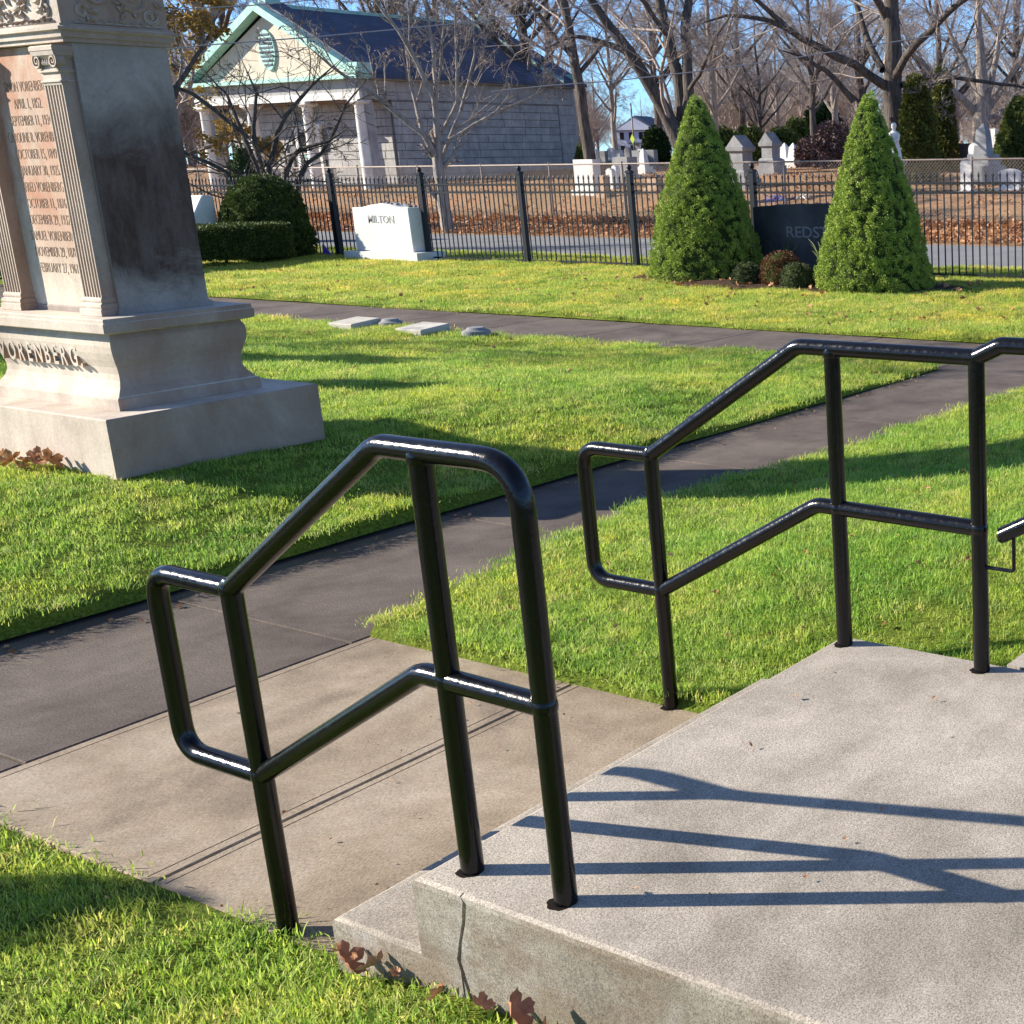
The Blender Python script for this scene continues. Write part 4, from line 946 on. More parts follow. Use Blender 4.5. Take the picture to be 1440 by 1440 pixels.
make_tree(limbs, LS, 106, M['barkdark'], M['bark'], name='spreading_tree', label='dark many stemmed bare tree spreading before the mausoleum porch', loc=loc, minr=.005)
# oak with golden leaves behind the monument
d = 44; u0 = 232; loc = polar(u0, d)
P_ = lambda *a: px(u0, 0, d, a)
limbs = [(P_((225, 300, 0), (230, 200, 0), (235, 100, 0), (240, 0, 0), (245, -80, 0)), (.25, .2, .16, .12, .03)),
         (P_((232, 190, 0), (265, 140, 0), (290, 100, .4), (310, 60, .6)), (.09, .07, .05, .02)),
         (P_((234, 120, 0), (262, 60, -.6), (280, 20, -1), (300, -30, -1.3)), (.09, .07, .05, .02)),
         (P_((230, 230, 0), (262, 215, .6), (290, 205, 1), (310, 215, 1.4)), (.07, .05, .04, .02)),
         (P_((230, 150, 0), (200, 80, .6), (180, 20, 1)), (.09, .06, .02))]
make_tree(limbs, LM, 107, M['bark'], M['twig'], leaves=(M['gold'], 9000, .11), name='oak_tree', label='oak still holding golden leaves just right of the monument', loc=loc)
# unseen trees to the left whose shadows fall on the lawn
d_ = [(-1.6, 24.0, 108, 9.5), (2.2, 30.5, 109, 11.0)]
# generic trees for the cemetery
def generic(seed, h, spread, label, loc, group, bm_='bark'):
    r0 = random.Random(seed); top = h; limbs = [([(0, 0, -.3), (.1, 0, h * .2), (0, .1, h * .45), (.15, 0, h * .75), (0, 0, h)], (.017 * h, .014 * h, .011 * h, .007 * h, .002 * h))]
    for k in range(10):
        a = k * 2.4 + r0.random(); z0 = h * r0.uniform(.13, .5); L = spread * r0.uniform(.6, 1)
        limbs.append(([(0, 0, z0), (math.cos(a) * L * .35, math.sin(a) * L * .35, z0 + L * .35), (math.cos(a) * L * .7, math.sin(a) * L * .7, z0 + L * .8), (math.cos(a) * L, math.sin(a) * L, z0 + L * 1.25)], (.008 * h, .006 * h, .004 * h, .0015 * h)))
    return make_tree(limbs, LV, seed, M[bm_], M['twig'], label=label, loc=loc, group=group, minr=.0045)
GT = 'bare trees spread through the cemetery'
protos = []
spec = [ # u, distance, proto, scale, rotation, label
 (752, 66, 0, 1.05, .3, 'bare tree forking low behind the right end of the mausoleum roof'),
 (690, 74, 1, 1.0, 1.2, 'bare tree above the middle of the mausoleum ridge'),
 (640, 82, 2, 1.1, 2.2, 'bare tree rising over the mausoleum ridge near the magnolia'),
 (1010, 60, 1, .62, 2.9, 'pale twin stemmed bare tree right of the left spruce tip'),
 (1072, 72, 2, .55, 4.1, 'low crowned bare tree over the second granite pillar'),
 (1145, 56, 0, .62, 5.0, 'crooked bare tree above the purple bush'),
 (1175, 62, 1, .60, .9, 'slim pale bare tree just left of the right spruce'),
 (1325, 70, 2, .9, 1.9, 'bare tree between the big oak and the stout tree'),
 (1430, 75, 0, .95, 3.3, 'bare tree at the right edge of the picture behind the yew'),
 (868, 84, 1, .62, 3.7, 'bare tree at the left end of the white house'),
 (340, 86, 2, 1.15, 5.6, 'bare tree against the sky above the left pediment slope'),
 (310, 70, 1, 1.0, 4.4, 'bare tree left of the mausoleum roof peak'),
 (560, 78, 0, 1.15, 2.0, 'bare tree over the ridge just right of the roof peak'),
 (1215, 88, 0, .95, 1.1, 'bare tree far behind the right spruce tip'),
 (1045, 96, 2, 1.0, .4, 'tallest far bare tree between the two spruces'),
 (930, 92, 0, 1.05, 2.7, 'far bare tree directly behind the left spruce'),
 (785, 90, 1, 1.1, 5.2, 'far bare tree between roof corner and straight tree'),
]
for k, (seed, h, sp, bm_) in enumerate(((201, 15, 4.6, 'bark'), (202, 17, 4.2, 'barkpale'), (203, 14, 5.4, 'bark'))):
    protos.append(generic(seed, h, sp, '', (0, 0, 0), GT, bm_))
used = [False] * 3
for u, d, k, s, ro, lab in spec:
    o = protos[k] if not used[k] else copy_tree(protos[k]); used[k] = True
    o.location = polar(u, d); o.scale = (s, s, s); o.rotation_euler = (0, 0, ro); o['label'] = lab
SH = 'bare trees standing out of frame to the left'
for (x, y, s, ro, k, lab) in ((3.3, 20.0, .52, .2, 2, 'bare tree left of the frame that shades the lawn beside the monument'), ):
    o = copy_tree(protos[k]); o.location = (x, y, .2); o.scale = (s,) * 3; o.rotation_euler = (0, 0, ro); o['label'] = lab; o['group'] = SH

# far woods as one instanced mass
def gn_instances(name, pts, scales, coll, kind, rot_tilt=0.0, rots=None):
    me = bpy.data.meshes.new(name); me.from_pydata([tuple(p) for p in pts], [], [])
    a = me.attributes.new('sc', 'FLOAT', 'POINT'); a.data.foreach_set('value', np.asarray(scales, np.float32))
    o = link(name, me); ng = bpy.data.node_groups.new(name, 'GeometryNodeTree')
    ng.interface.new_socket('Geometry', in_out='INPUT', socket_type='NodeSocketGeometry'); ng.interface.new_socket('Geometry', in_out='OUTPUT', socket_type='NodeSocketGeometry')
    N = ng.nodes; i = N.new('NodeGroupInput'); ou = N.new('NodeGroupOutput'); ip = N.new('GeometryNodeInstanceOnPoints'); ci = N.new('GeometryNodeCollectionInfo')
    ci.inputs['Collection'].default_value = coll; ci.inputs['Separate Children'].default_value = True; ci.inputs['Reset Children'].default_value = True
    rv = N.new('FunctionNodeRandomValue'); rv.data_type = 'FLOAT_VECTOR'; rv.inputs[0].default_value = (-rot_tilt, -rot_tilt, 0); rv.inputs[1].default_value = (rot_tilt, rot_tilt, 6.283)
    na = N.new('GeometryNodeInputNamedAttribute'); na.data_type = 'FLOAT'; na.inputs['Name'].default_value = 'sc'
    L = ng.links; L.new(i.outputs[0], ip.inputs['Points']); L.new(ci.outputs[0], ip.inputs['Instance']); ip.inputs['Pick Instance'].default_value = True
    L.new(rv.outputs[0], ip.inputs['Rotation']); L.new(na.outputs[0], ip.inputs['Scale']); L.new(ip.outputs[0], ou.inputs[0])
    md = o.modifiers.new('instances', 'NODES'); md.node_group = ng; tag(o, kind=kind); return o
wc = bpy.data.collections.new('wood_trees')
for k in range(3):
    p = protos[k]; vs = []; 
    for ch in p.children:
        q = bpy.data.objects.new('wood_tree', ch.data)
        wc.objects.link(q)
# merge trunk and crown of each far tree into one mesh
wc2 = bpy.data.collections.new('wood_trees_joined')
for k in range(3):
    bm = bmesh.new(); 
    for ch in protos[k].children:
        bm.from_mesh(ch.data)
    me = bpy.data.meshes.new('wood_tree'); bm.to_mesh(me); bm.free(); me.materials.append(M['twig']); 
    wc2.objects.link(bpy.data.objects.new('wood_tree', me))
bpy.data.collections.remove(wc)
rw = np.random.default_rng(17); pts = []; sc = []
for k in range(750):
    u = rw.uniform(-250, 1800); d = rw.uniform(95, 300); 
    if 858 < u < 942 and d < 235: continue
    x, y, z = polar(u, d); pts.append((x, y, z - .1)); sc.append(rw.uniform(.4, .72))
wood = gn_instances('distant_wood', pts, sc, wc2, 'stuff'); tag(wood, 'hazy mass of bare grey trees closing the view beyond the cemetery', 'woods')

# ------------------------------------------------------------------ evergreens and bushes in the cemetery
def col_prof(Rb, p=.6): return lambda t_: Rb * min(1, .75 + t_ * 1.5) * max(0, 1 - t_) ** p + .02
def at_u(u, d): return polar(u, d)
bush(at_u(1291, 44), 1.0, 3.2, 700, .10, M['cedar'], 41, 'broad yellow green arborvitae right of the big oak trunk', 'columnar evergreens in the cemetery', 'arborvitae', 'tree', col_prof(.62, .5), per=24, cs=.13)
bush(at_u(1328, 47), .6, 3.5, 520, .10, M['cedar'], 42, 'thin patchy arborvitae with brown lower foliage', 'columnar evergreens in the cemetery', 'arborvitae', 'tree', col_prof(.42, .6), per=20, cs=.11)
bush(at_u(1440, 46), .8, 2.4, 1000, .08, M['bushgreen'], 43, 'dense green upright yew at the right edge behind the chain link fence', None, 'upright_yew', 'tree', col_prof(1.0, .45), per=28, cs=.10)
bush(at_u(924, 70), .55, 1.75, 300, .12, M['darkgreen'], 44, 'dark round evergreen beside the white house', None, 'evergreen_bush', 'shrub', per=20)
for u, d, w, h, s_, lab in ((1020, 66, .7, 1.6, 45, 'green bush left of the gabled granite pillar'), (1056, 62, .7, 1.6, 46, 'yellow green bush behind the gabled granite pillar'), (1102, 64, .7, 1.5, 47, 'green bush above the small white obelisks'), (1122, 66, .6, 1.9, 48, 'loose green bush left of the crooked tree')):
    bush(at_u(u, d), w, h, 260, .14, M['bushgreen'], s_, lab, 'green bushes behind the gravestones', per=18)
bush(at_u(1158, 72), .95, 2.7, 260, .2, M['darkgreen'], 49, 'large dark pine like evergreen behind the crooked tree', None, 'evergreen_tree', 'tree', per=18)
bush(at_u(1173, 54), .75, 1.7, 240, .12, M['twigbush'], 50, 'purple brown leafless bush left of the right spruce', None, 'twiggy_bush', 'shrub', core=False, per=22)
bush(at_u(1140, 56), .55, 1.1, 160, .12, M['twigbush'], 51, 'low brown twiggy bush behind the small gravestones', None, 'twiggy_bush', 'shrub', core=False, per=22)
bush(at_u(820, 58), .35, 1.3, 150, .08, M['bushgreen'], 52, 'small cone shaped bush beside the mausoleum corner', None, 'small_evergreen', 'shrub', col_prof(.35, .7), per=18, cs=.07)
bush((10.9 + 1.6, 27.3, .04), .7, 1.1, 400, .06, M['bushgreen'], 53, 'leafy green shrub at the left edge behind the monument', None, per=22)
bush(at_u(340, 37), .5, 2.2, 350, .07, M['darkgreen'], 54, 'dark upright holly in front of the mausoleum porch', None, 'holly', 'shrub', col_prof(.42, .5), per=20, cs=.09)

bush((2.9, 18.5, .05), .5, 4.9, 800, .09, M['darkgreen'], 55, 'tall rounded evergreen standing left of the frame behind the monument', None, 'arborvitae', 'tree', col_prof(.55, .25), per=22, cs=.12)
bush((-.62, 7.5, .05), .25, 2.2, 420, .05, M['darkgreen'], 56, 'slim upright evergreen left of the frame beyond the near path', None, 'arborvitae', 'tree', col_prof(.24, .25), per=22, cs=.06)
# ------------------------------------------------------------------ gravestones in the cemetery
GS = 'gravestones in the cemetery beyond the road'
def tablet_mesh(w, h, dp, top='flat'):
    n = 10
    if top == 'round': ring = [(w / 2 * math.cos(PI * k / n), h - w / 2 + w / 2 * math.sin(PI * k / n)) for k in range(n + 1)]
    elif top == 'gothic': ring = [(w / 2 - w / 2 * (k / 6) ** 1.6, h - .5 * w + .5 * w * math.sin(PI / 2 * k / 6)) for k in range(7)] + [(-(w / 2 - w / 2 * (k / 6) ** 1.6), h - .5 * w + .5 * w * math.sin(PI / 2 * k / 6)) for k in range(5, -1, -1)]
    elif top == 'serp': ring = [(w / 2, h * .86), (w * .38, h * .90), (w * .22, h * .97), (0, h), (-w * .22, h * .97), (-w * .38, h * .90), (-w / 2, h * .86)]
    else: ring = [(w / 2, h), (-w / 2, h)]
    ring = [(w / 2, 0)] + ring + [(-w / 2, 0)]
    me = MB().loft([[(x, y, z) for y, z in ring] for x in (-dp / 2, dp / 2)]).mesh('tablet'); return me
def grave(u, d, w, h, dp, top, mat, lab, base=.12, rot=0.0, cat='gravestone', name='gravestone'):
    x, y, z = polar(u, d); t = thing(name, lab, cat, (x, y, z), rot, GS)
    if base: MB().box(-dp / 2 - .1, dp / 2 + .1, -w / 2 - .1, w / 2 + .1, -.15, base).build('base', mat, t)
    me = tablet_mesh(w, h, dp, top); me.transform(Matrix.Translation((0, 0, base + .002))); link('tablet', me, mat, t)
    return t
def pillar(u, d, w, h, mat, lab, cap='gable'):
    x, y, z = polar(u, d); t = thing('pillar_monument', lab, 'gravestone', (x, y, z), 0, GS)
    MB().rects([(-a, a, -a, a, zz) for a, zz in ((w * .72, -.2), (w * .72, .28), (w * .60, .30), (w * .60, .50), (w * .5, .56))]).build('base', mat, t)
    MB().rects([(-a, a, -a, a, zz) for a, zz in ((w * .44, .562), (w * .42, h - .55))]).build('shaft', mat, t)
    c = MB().rects([(-a, a, -a, a, zz) for a, zz in ((w * .46, h - .549), (w * .56, h - .50), (w * .58, h - .38))])
    c.build('cap', mat, t); g = MB().loft([[(xx, -w * .58, h - .379), (xx, 0, h), (xx, w * .58, h - .379)] for xx in (-w * .5, w * .5)]); g.build('gable', mat, t)
    return t
def obelisk(u, d, w, h, mat, lab, bh=.5, name='obelisk'):
    x, y, z = polar(u, d); t = thing(name, lab, 'gravestone', (x, y, z), 0, GS)
    MB().rects([(-a, a, -a, a, zz) for a, zz in ((w * 1.1, -.2), (w * 1.1, bh * .6), (w * .85, bh * .62), (w * .8, bh))]).build('base', mat, t)
    MB().rects([(-a, a, -a, a, zz) for a, zz in ((w * .5, bh + .001), (w * .36, h - w * .5), (.01, h))]).build('shaft', mat, t)
    return t
grave(824, 48, .88, 1.0, .35, 'flat', M['whitestone'], 'wide white block stone at the mausoleum corner', .15)
grave(822, 60, .45, .5, .3, 'flat', M['darkstone'], 'small black stone under the cone shaped bush', .05)
grave(846, 47, .30, .55, .2, 'flat', M['tanstone'], 'short cream stone right of the wide white block')
grave(857, 49, .28, .60, .2, 'serp', M['whitestone'], 'slim pale stone between two cream stones')
grave(864, 50, .22, .62, .2, 'round', M['whitestone'], 'narrow round topped white stone beside the box shaped stone')
grave(878, 54, .75, .68, .55, 'flat', M['greystone'], 'box shaped grey stone with a bright left face')
grave(897, 58, .4, .75, .25, 'flat', M['greystone'], 'grey upright stone left of the left spruce')
obelisk(905, 56, .28, 1.0, M['whitestone'], 'thin white spire beside the grey upright stone', .3)
grave(916, 60, .5, .7, .25, 'flat', M['greystone'], 'grey stone touching the edge of the left spruce')
grave(917, 47, .45, .30, .25, 'flat', M['tanstone'], 'low tan stone in front of the grey stones')
for k, (u, d, tp, m_, lab) in enumerate(((849, 75, 'flat', 'greystone', 'small far grey stone nearest the mausoleum'), (860, 80, 'round', 'whitestone', 'small far round white stone before the house'), (870, 78, 'flat', 'whitestone', 'small far square white stone before the house'), (884, 82, 'round', 'greystone', 'small far round grey stone under the yellow sign'), (903, 84, 'flat', 'whitestone', 'small far white stone right of the sign pole'), (837, 72, 'serp', 'whitestone', 'small far white stone left of the straight tree'), (930, 76, 'serp', 'greystone', 'small far grey stone behind the spruce edge'), (1030, 78, 'flat', 'greystone', 'small far grey stone behind the gabled pillar'), (1125, 70, 'flat', 'greystone', 'small far grey stone right of the white obelisks'), (1134, 66, 'round', 'greystone', 'far rounded grey stone in the twiggy bushes'), (1152, 68, 'flat', 'greystone', 'far square grey stone behind the purple bush'), (1127, 80, 'flat', 'whitestone', 'far tall white stone above the twiggy bushes'), (1146, 84, 'flat', 'greystone', 'farthest grey stone above the twiggy bushes'))):
    grave(u, d, .42, .62 if tp != 'flat' else .5, .25, tp, M[m_], lab)
pillar(1042, 46, .62, 1.68, M['greystone'], 'tall grey granite pillar with a gabled cap nearest the chain link fence')
pillar(1084, 52, .56, 1.5, M['greystone'], 'second grey gabled pillar on a tan base')
grave(1095, 60, .2, .75, .2, 'flat', M['whitestone'], 'slim white marker right of the second gabled pillar', .1)
obelisk(1104, 58, .34, .95, M['whitestone'], 'left of the two small white obelisks', .3)
obelisk(1116, 57, .36, .95, M['whitestone'], 'right of the two small white obelisks', .35)
# statue of a robed figure on a pedestal
x, y, z = polar(1258, 40)
t = thing('statue', 'pale robed figure statue on a tall pedestal against the oak trunk', 'statue', (x, y, z), 0); t.scale = (.85, .85, .85)
MB().rects([(-a, a, -a, a, zz) for a, zz in ((.40, -.2), (.40, .3), (.32, .32), (.27, .4), (.25, 1.05), (.31, 1.10), (.31, 1.2))]).build('pedestal', M['greystone'], t)
robe = MB(); n = 20
pr = [(.26, 1.2), (.25, 1.3), (.21, 1.55), (.17, 1.75), (.16, 1.85), (.20, 2.0), (.21, 2.08), (.12, 2.16), (.06, 2.19), (.055, 2.24), (.085, 2.29), (.095, 2.35), (.085, 2.42), (.04, 2.46)]
robe.loft([[(r_2 * math.cos(2 * PI * j / n) * (.8 if zz > 1.9 and zz < 2.15 else 1) * (1 + (.07 * math.sin(j * 2 * PI * 5 / n) if zz < 1.8 else 0)), r_2 * math.sin(2 * PI * j / n), zz) for j in range(n)] for r_2, zz in pr], smooth=True)
robe.tube([(-.02, .19, 2.05), (-.12, .20, 1.88), (-.20, .06, 1.93), (-.20, 0, 2.0)], [.06, .055, .045, .03], 8); robe.tube([(-.02, -.19, 2.05), (-.10, -.22, 1.88), (-.18, -.08, 1.80), (-.2, .02, 1.84)], [.06, .055, .045, .03], 8)
robe.build('figure', M['whitestone'], t)
obelisk(1383, 42, .46, 1.8, M['greystone'], 'tall grey obelisk in front of the stout pale trunk', .88)
grave(1359, 39.5, .36, .92, .14, 'gothic', M['whitestone'], 'white pointed stone, front of the pair by the fence post', .08)
grave(1371, 42, .38, 1.15, .16, 'round', M['whitestone'], 'taller white rounded stone behind the pointed one', .08)
grave(1420, 39.5, .66, .56, .18, 'serp', M['whitestone'], 'wide white stone with a curved top at the right', .06)
grave(1347, 50, .36, .85, .25, 'flat', M['tanstone'], 'orange tan stone left of the white pair')
grave(1361, 47, .50, .85, .3, 'flat', M['darkstone'], 'dark brown square stone behind the white pair')
grave(1336, 48, .28, .6, .2, 'flat', M['greystone'], 'small grey stone under the thin arborvitae')
grave(1398, 52, .22, 1.2, .2, 'flat', M['whitestone'], 'thin white upright stone left of the upright yew')
grave(1403, 46, .5, .45, .3, 'flat', M['whitestone'], 'low white stone at the foot of the thin upright stone')
t = thing('obelisk', 'slender stone obelisk left of the frame behind the monument', 'gravestone', (3.9, 13.0, .1))
MB().rects([(-a, a, -a, a, zz) for a, zz in ((.38, -.2), (.38, .3), (.27, .32), (.25, .7))]).build('base', M['greystone'], t)
MB().rects([(-a, a, -a, a, zz) for a, zz in ((.20, .701), (.14, 2.75), (.01, 3.0))]).build('shaft', M['greystone'], t)
# blue and white flowers left at a grave, purple ribbon by the hedge
def posy(u, d, w, h, mat, lab, seed):
    x, y, z = polar(u, d); r0 = np.random.default_rng(seed); P = r0.normal(0, 1, (160, 3)) * np.array([w / 4, w / 4, h / 4]) + np.array([0, 0, h / 2]); P[:, 2] = np.abs(P[:, 2])
    v, f = scatter_cards(P, r0.normal(0, 1, P.shape), .06, .8, seed, .5); o = link('flower_posy', np_mesh('posy', v, f, [mat]), mat); o.location = (x, y, z); tag(o, lab, 'flowers')
posy(1092, 41, .9, .28, M['blue'], 'blue flowers lying on the ground below the second pillar', 3)
posy(1128, 41, .4, .2, M['whitestone'], 'pale flowers on the ground right of the blue ones', 4)
x, y, z = polar(441, 29.2)
rb = MB(); 
for k in range(5): rb.add([(0, -.02, .52 - k * .03), (.02, .16 - k * .05, .02), (.03, .28 - k * .07 - .12, .0), (-.01, -.10 + k * .03, .30)], [(0, 1, 2, 3)])
rb2 = MB().loft([[(.0, -.24, .02), (.0, .14, .05), (.0, .12, .46)], [(.03, -.22, .02), (.03, .12, .06), (.05, .10, .42)]]); o = rb2.build('ribbon', M['purple']); o.location = (x, y, .05); o.scale = (.8, .8, .55); tag(o, 'small purple cloth pennant on the grass beside the yew', 'ribbon')

# ------------------------------------------------------------------ white house, sign, wires
x, y, z = polar(908, 215)
hs = thing('house', 'white two storey house with grey gables far behind the gravestones', 'house', (x, y, z), R(20)); hs.scale = (.72, .72, .80)
MB().box(-4, 4, -4.4, 4.4, -1, 5.0).build('wall', M['housewhite'], hs)
MB().loft([[(xx, -4.9, 4.9), (xx, 0, 7.6), (xx, 4.9, 4.9)] for xx in (-4.4, 4.4)]).build('roof', M['greyroof'], hs)
MB().loft([[(xx, -4.3, 5.0), (xx, 0, 7.2), (xx, 4.3, 5.0)] for xx in (-4.5, -4.41)]).build('gable', M['housewhite'], hs)
for yy3 in (-3.2, -1.0, 1.2, 3.2):
    for zz in (.9, 3.3): w_ = MB().box(-4.06, -4.005, yy3 - .45, yy3 + .45, zz, zz + 1.3).build('window', M['glass'], hs)
MB().box(-6.0, -4.01, -4.2, 1.0, 2.5, 2.75).build('porch_roof', M['greyroof'], hs)
for yy3 in (-4.0, -1.5, .8): MB().box(-5.9, -5.7, yy3, yy3 + .2, -1, 2.49).build('porch_post', M['housewhite'], hs)
x, y, z = polar(893, 70); sg = thing('road_sign', 'slim pole with a small yellow green sign before the white house', 'sign', (x, y, z))
MB().tube([(0, 0, -.2), (0, 0, 2.9)], .035, 8).build('pole', M['galv'], sg); MB().loft([[(xx, 0, -.24), (xx, .15, 0), (xx, 0, .24), (xx, -.15, 0)] for xx in (-.08, -.055)]).build('plate', M['yellow'], sg).location = (0, 0, 1.2)
def cable(pts, r, lab):
    P = []
    for (u, v, d) in pts:
        rr2 = CAM.T @ np.array([(u - CX) / F_PX, (v - CY) / F_PX, 1.0]); s = d / math.hypot(rr2[0], rr2[1]); P.append((rr2[0] * s, rr2[1] * s, H + rr2[2] * s))
    Q, _ = resample(P, [r] * len(P), 24); L = np.linalg.norm(Q[-1] - Q[0])
    o = MB().tube([tuple(q) for q in Q], r, 6).build('overhead_cable', M['cable']); tag(o, lab, 'cable', 'overhead cables along the road')
cable([(-400, 150, 34), (253, 66, 34), (431, 53, 34), (560, 41, 34.5), (662, 31, 35), (780, 14, 35.5), (900, -4, 36), (1300, -60, 40)], .013, 'overhead cable crossing the middle of the mausoleum roof')
cable([(690, 129, 34), (761, 121, 34), (860, 114, 34), (969, 102, 34), (1100, 84, 35), (1500, 20, 38)], .013, 'overhead cable running off the mausoleum eave towards the left spruce')
cable([(-300, 70, 34), (253, 13, 34), (365, 7, 34), (500, -6, 34)], .012, 'highest overhead cable, just above the pediment peak')

# ------------------------------------------------------------------ dry leaves
def leaf_mesh(seed, s=.11, mat=None):
    r0 = random.Random(seed); n = 40; v = [(0, 0, 0)]; f = []
    R1 = r0.uniform(.28, .5); R2 = r0.uniform(.5, 1.0); ph = r0.random() * 6
    for q, fr in enumerate((.35, .7, 1.0)):
        for k in range(n):
            a = 2 * PI * k / n; lobe = .60 + .40 * abs(math.cos(2.5 * a)) ** .8 + .07 * math.cos(15 * a); rad = fr * (lobe if fr > .6 else .8)
            x, y = rad * math.cos(a) * .5, rad * math.sin(a) * .5
            z = R1 * (1 - math.cos(x / R1)) + .3 * R2 * (1 - math.cos(y / R2 * 1.5)) + .035 * math.sin(6 * a + ph) * fr
            v.append((R1 * math.sin(x / R1), y, z))
    for k in range(n):
        k2 = (k + 1) % n; f.append((0, 1 + k, 1 + k2))
        for q in range(2): f.append((1 + q * n + k, 1 + (q + 1) * n + k, 1 + (q + 1) * n + k2, 1 + q * n + k2))
    b = len(v); v += [(-.28, -.012, .10), (-.28, .012, .10), (-.62, 0, .17)]; f.append((b, b + 1, b + 2))
    me = bpy.data.meshes.new('dry_leaf'); me.from_pydata([(x * s, y * s, z * s) for x, y, z in v], [], f); me.materials.append(mat or M['leaf'])
    me.polygons.foreach_set('use_smooth', [True] * len(f)); me.update(); return me
LG = 'dry leaves fallen beside the steps'
for k, (x, y, z, s, rx, ry, rz, lab) in enumerate((
        (1.60, 2.53, .12, .13, .9, .2, .4, 'curled tan leaf against the lower step'), (1.605, 2.45, .13, .10, .4, .7, 2.0, 'small brown leaf right of the curled one at the lower step'),
        (1.575, 2.06, .175, .09, .7, -.2, 1.0, 'pale curled leaf nearest the crack in the step side'), (1.565, 1.95, .20, .13, 1.1, .2, .2, 'large rust leaf standing against the platform side'), (1.55, 1.87, .185, .12, .5, .6, 2.6, 'pink brown leaf lying by the large rust leaf'), (1.54, 1.80, .20, .10, .9, -.5, 4, 'dark leaf tucked at the bottom edge by the platform'))):
    o = link('dry_leaf', leaf_mesh(60 + k, s * .68, M['leafbig'])); o.location = (x, y, z); o.rotation_euler = (rx, ry, rz); tag(o, lab, 'leaf', LG)
lc = bpy.data.collections.new('leaf_shapes')
for k in range(4): lc.objects.link(bpy.data.objects.new('leaf_shape', leaf_mesh(80 + k, 1.0)))
r1 = np.random.default_rng(23); pts = []; sc = []
def leafpt(x, y, z, s): pts.append((x, y, z)); sc.append(s)
for k in range(6500):                                  # drift at the road edge and foot of the chain fence
    x = 24 + abs(r1.normal(0, 3.6)); y = r1.uniform(4, 48); leafpt(x, y, gz(x, y) + .03 + .03 * r1.random(), r1.uniform(.08, .17))
for k in range(2600):
    y = r1.uniform(4, 48); x = 29.2 + r1.normal(0, .38); leafpt(x, y, gz(x, y) + .02 + .14 * r1.random(), r1.uniform(.1, .2))
for k in range(3500):
    x = r1.uniform(30, 60); y = r1.uniform(8, 60); leafpt(x, y, gz(x, y) + .03, r1.uniform(.1, .2))
for k in range(150): x = r1.normal(15.5, .5); y = r1.normal(11.9, 1.5); leafpt(x, y, .10, r1.uniform(.06, .11))
for k in range(240): x = r1.uniform(11.6, 16.8); y = r1.uniform(5, 28); leafpt(x, y, .08, r1.uniform(.04, .08))
for k in range(40): x = r1.uniform(5, 9.8); y = r1.uniform(6, 16); leafpt(x, y, gz(x, y) + .035, r1.uniform(.03, .06))
for k in range(26): y = 7.3 + r1.random() * 1.5; leafpt(3.58 - r1.random() * .12, y if k > 12 else 8.3 + r1.random() * .6, .34 + r1.random() * .06, r1.uniform(.07, .14))
for k in range(80): x = r1.uniform(-.3, 3.2); y = r1.uniform(1.5, 4.4); leafpt(x, y, (.012 if x > 1.75 and y > 2.66 else (.372 if x > 1.7 and y < 2.28 else .055 + (float(lawn_a_z(x, y)) if x < 1.7 else .1))), r1.uniform(.006, .016))
for k in range(160): x = r1.uniform(3.3, 8); y = r1.uniform(1.8, 4.5); leafpt(x, y, float(lawn_b_z(x, y)) + .02, r1.uniform(.01, .03))
for k in range(90): x = r1.uniform(-1, 9.5); y = 5.83 - abs(r1.normal(0, .12)); leafpt(x, y, .008, r1.uniform(.008, .03))
for k in range(14): x = 1.60 - abs(r1.normal(0, .03)); y = r1.uniform(1.5, 2.6); leafpt(x, y, .14 + .03 * r1.random(), r1.uniform(.015, .045))
o = gn_instances('fallen_leaves', pts, sc, lc, 'stuff', .9); tag(o, 'scattered orange brown fallen leaves over lawn edges and ground beyond the road', 'leaves')

# ------------------------------------------------------------------ grass
gc = bpy.data.collections.new('grass_tufts')
for k in range(5):
    rg = np.random.default_rng(300 + k); n = 64
    bx = rg.normal(0, .042, (n, 2)); hgt = rg.uniform(.009, .031, n) * (1 + .3 * (rg.random(n) < .1)); w = rg.uniform(.0011, .0021, n); a = rg.uniform(0, 2 * PI, n); ln = rg.uniform(.1, 1.0, n)
    dx, dy = np.cos(a), np.sin(a); b = a + rg.uniform(-1, 1, n) + PI / 2; wx_, wy_ = np.cos(b) * w, np.sin(b) * w
    def lvl(t_, ws): x = bx[:, 0] + dx * ln * hgt * t_ ** 1.7; y = bx[:, 1] + dy * ln * hgt * t_ ** 1.7; z = hgt * t_ * (1 - .18 * ln * t_); return np.stack([x - wx_ * ws, y - wy_ * ws, z], 1), np.stack([x + wx_ * ws, y + wy_ * ws, z], 1)
    l0, r0_ = lvl(0, 1); l1, r1_ = lvl(.55, .9); l2, r2_ = lvl(1.0, .15)
    V = np.stack([l0, r0_, r1_, l1, r2_, l2], 1).reshape(-1, 3); q = np.arange(n)[:, None] * 6
    Fq = np.concatenate([q + np.array([[0, 1, 2, 3]]), q + np.array([[3, 2, 4, 5]])]); gc.objects.link(bpy.data.objects.new('tuft', np_mesh('tuft', V, Fq, [M['blade']])))
rg = np.random.default_rng(99)
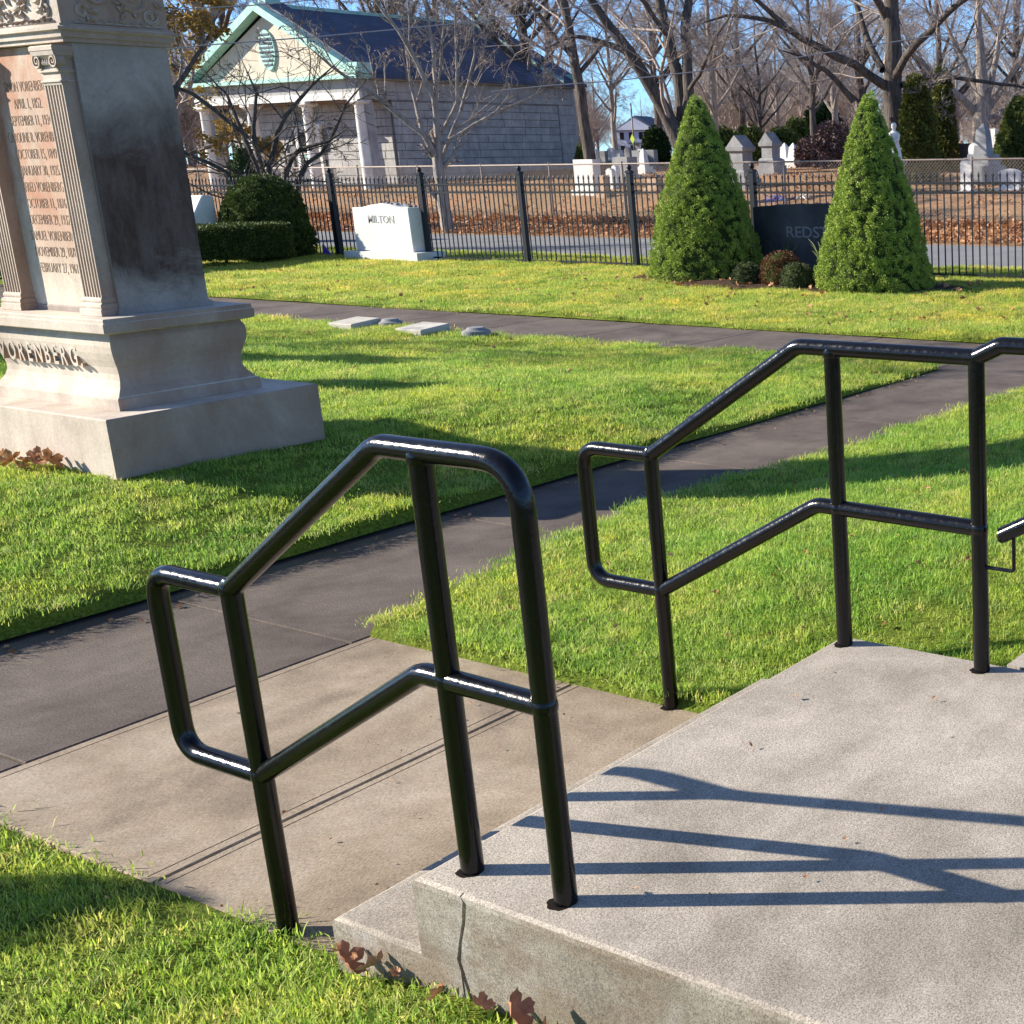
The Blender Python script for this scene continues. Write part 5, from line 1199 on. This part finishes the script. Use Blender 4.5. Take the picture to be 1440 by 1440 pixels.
def region(x0, x1, y0, y1, zf, dens, inside, jitter_edge=True):
    area = (x1 - x0) * (y1 - y0); n = int(area * max(dens(0), 1) * 1.0); x = rg.uniform(x0, x1, n); y = rg.uniform(y0, y1, n)
    d = np.hypot(x, y); keep = (rg.random(n) < np.array(dens(d)) / dens(0)) & inside(x, y); x, y, d = x[keep], y[keep], d[keep]
    # mown lawns are patchy
    pt = .5 + .5 * np.sin(x * 2.1 + np.sin(y * 1.7) * 1.5) * np.sin(y * 2.6 + np.sin(x * 1.3)); keep = rg.random(len(x)) < .72 + .28 * pt; x, y, d, pt = x[keep], y[keep], d[keep], pt[keep]
    s = rg.uniform(.75, 1.2, len(x)) * (.9 + .25 * pt) * (1 + np.clip((d - 6) / 22, 0, 1.0) * .9)
    return np.stack([x, y, zf(x, y) - .004], 1), s
dens = lambda d: 420 * np.exp(-np.maximum(np.asarray(d, float) - 4, 0) / 8.5) + 40
R1 = region(-.8, 1.70, .2, 4.58, lambda x, y: lawn_a_z(x, y) + wob(x, y, .006), dens, lambda x, y: (x < 1.655 + .02 * np.sin(y * 9)) & ~((x > 1.60) & (y < 2.36)) & ~((x > 1.625) & (y < 2.64)))
R2 = region(3.232, 9.93, .0, 5.0, lambda x, y: lawn_b_z(x, y) + wob(x, y, .008), dens, lambda x, y: (y < lb_edge(x) - .02) & ~((x < 3.30) & (y > 4.5)) & ~((x < 3.31) & (y < 2.64)) & ~((x < 5.22) & (y < 1.76)))
mo = (4.36 * K, 5.77 * K, 8.42 * K, 10.30 * K)
R3 = region(1.0, 9.94, 5.875, 17.0, lambda x, y: lawn_c_z(x, y) + wob(x, y), dens, lambda x, y: ~((x > mo[0]) & (x < mo[1]) & (y > mo[2]) & (y < mo[3])))
R4 = region(11.51, 18.9, 4.0, 33.0, lambda x, y: .045 + wob(x, y), dens, lambda x, y: ((x - 15.6) / .9) ** 2 + ((y - 11.7) / 2.8) ** 2 > 1)
P_all = np.concatenate([r_[0] for r_ in (R1, R2, R3, R4)]); S_all = np.concatenate([r_[1] for r_ in (R1, R2, R3, R4)])
gr = gn_instances('lawn_grass', P_all, S_all, gc, 'stuff', .12); tag(gr, 'short mown green grass covering all the lawns', 'grass')
print('grass tufts', len(P_all))
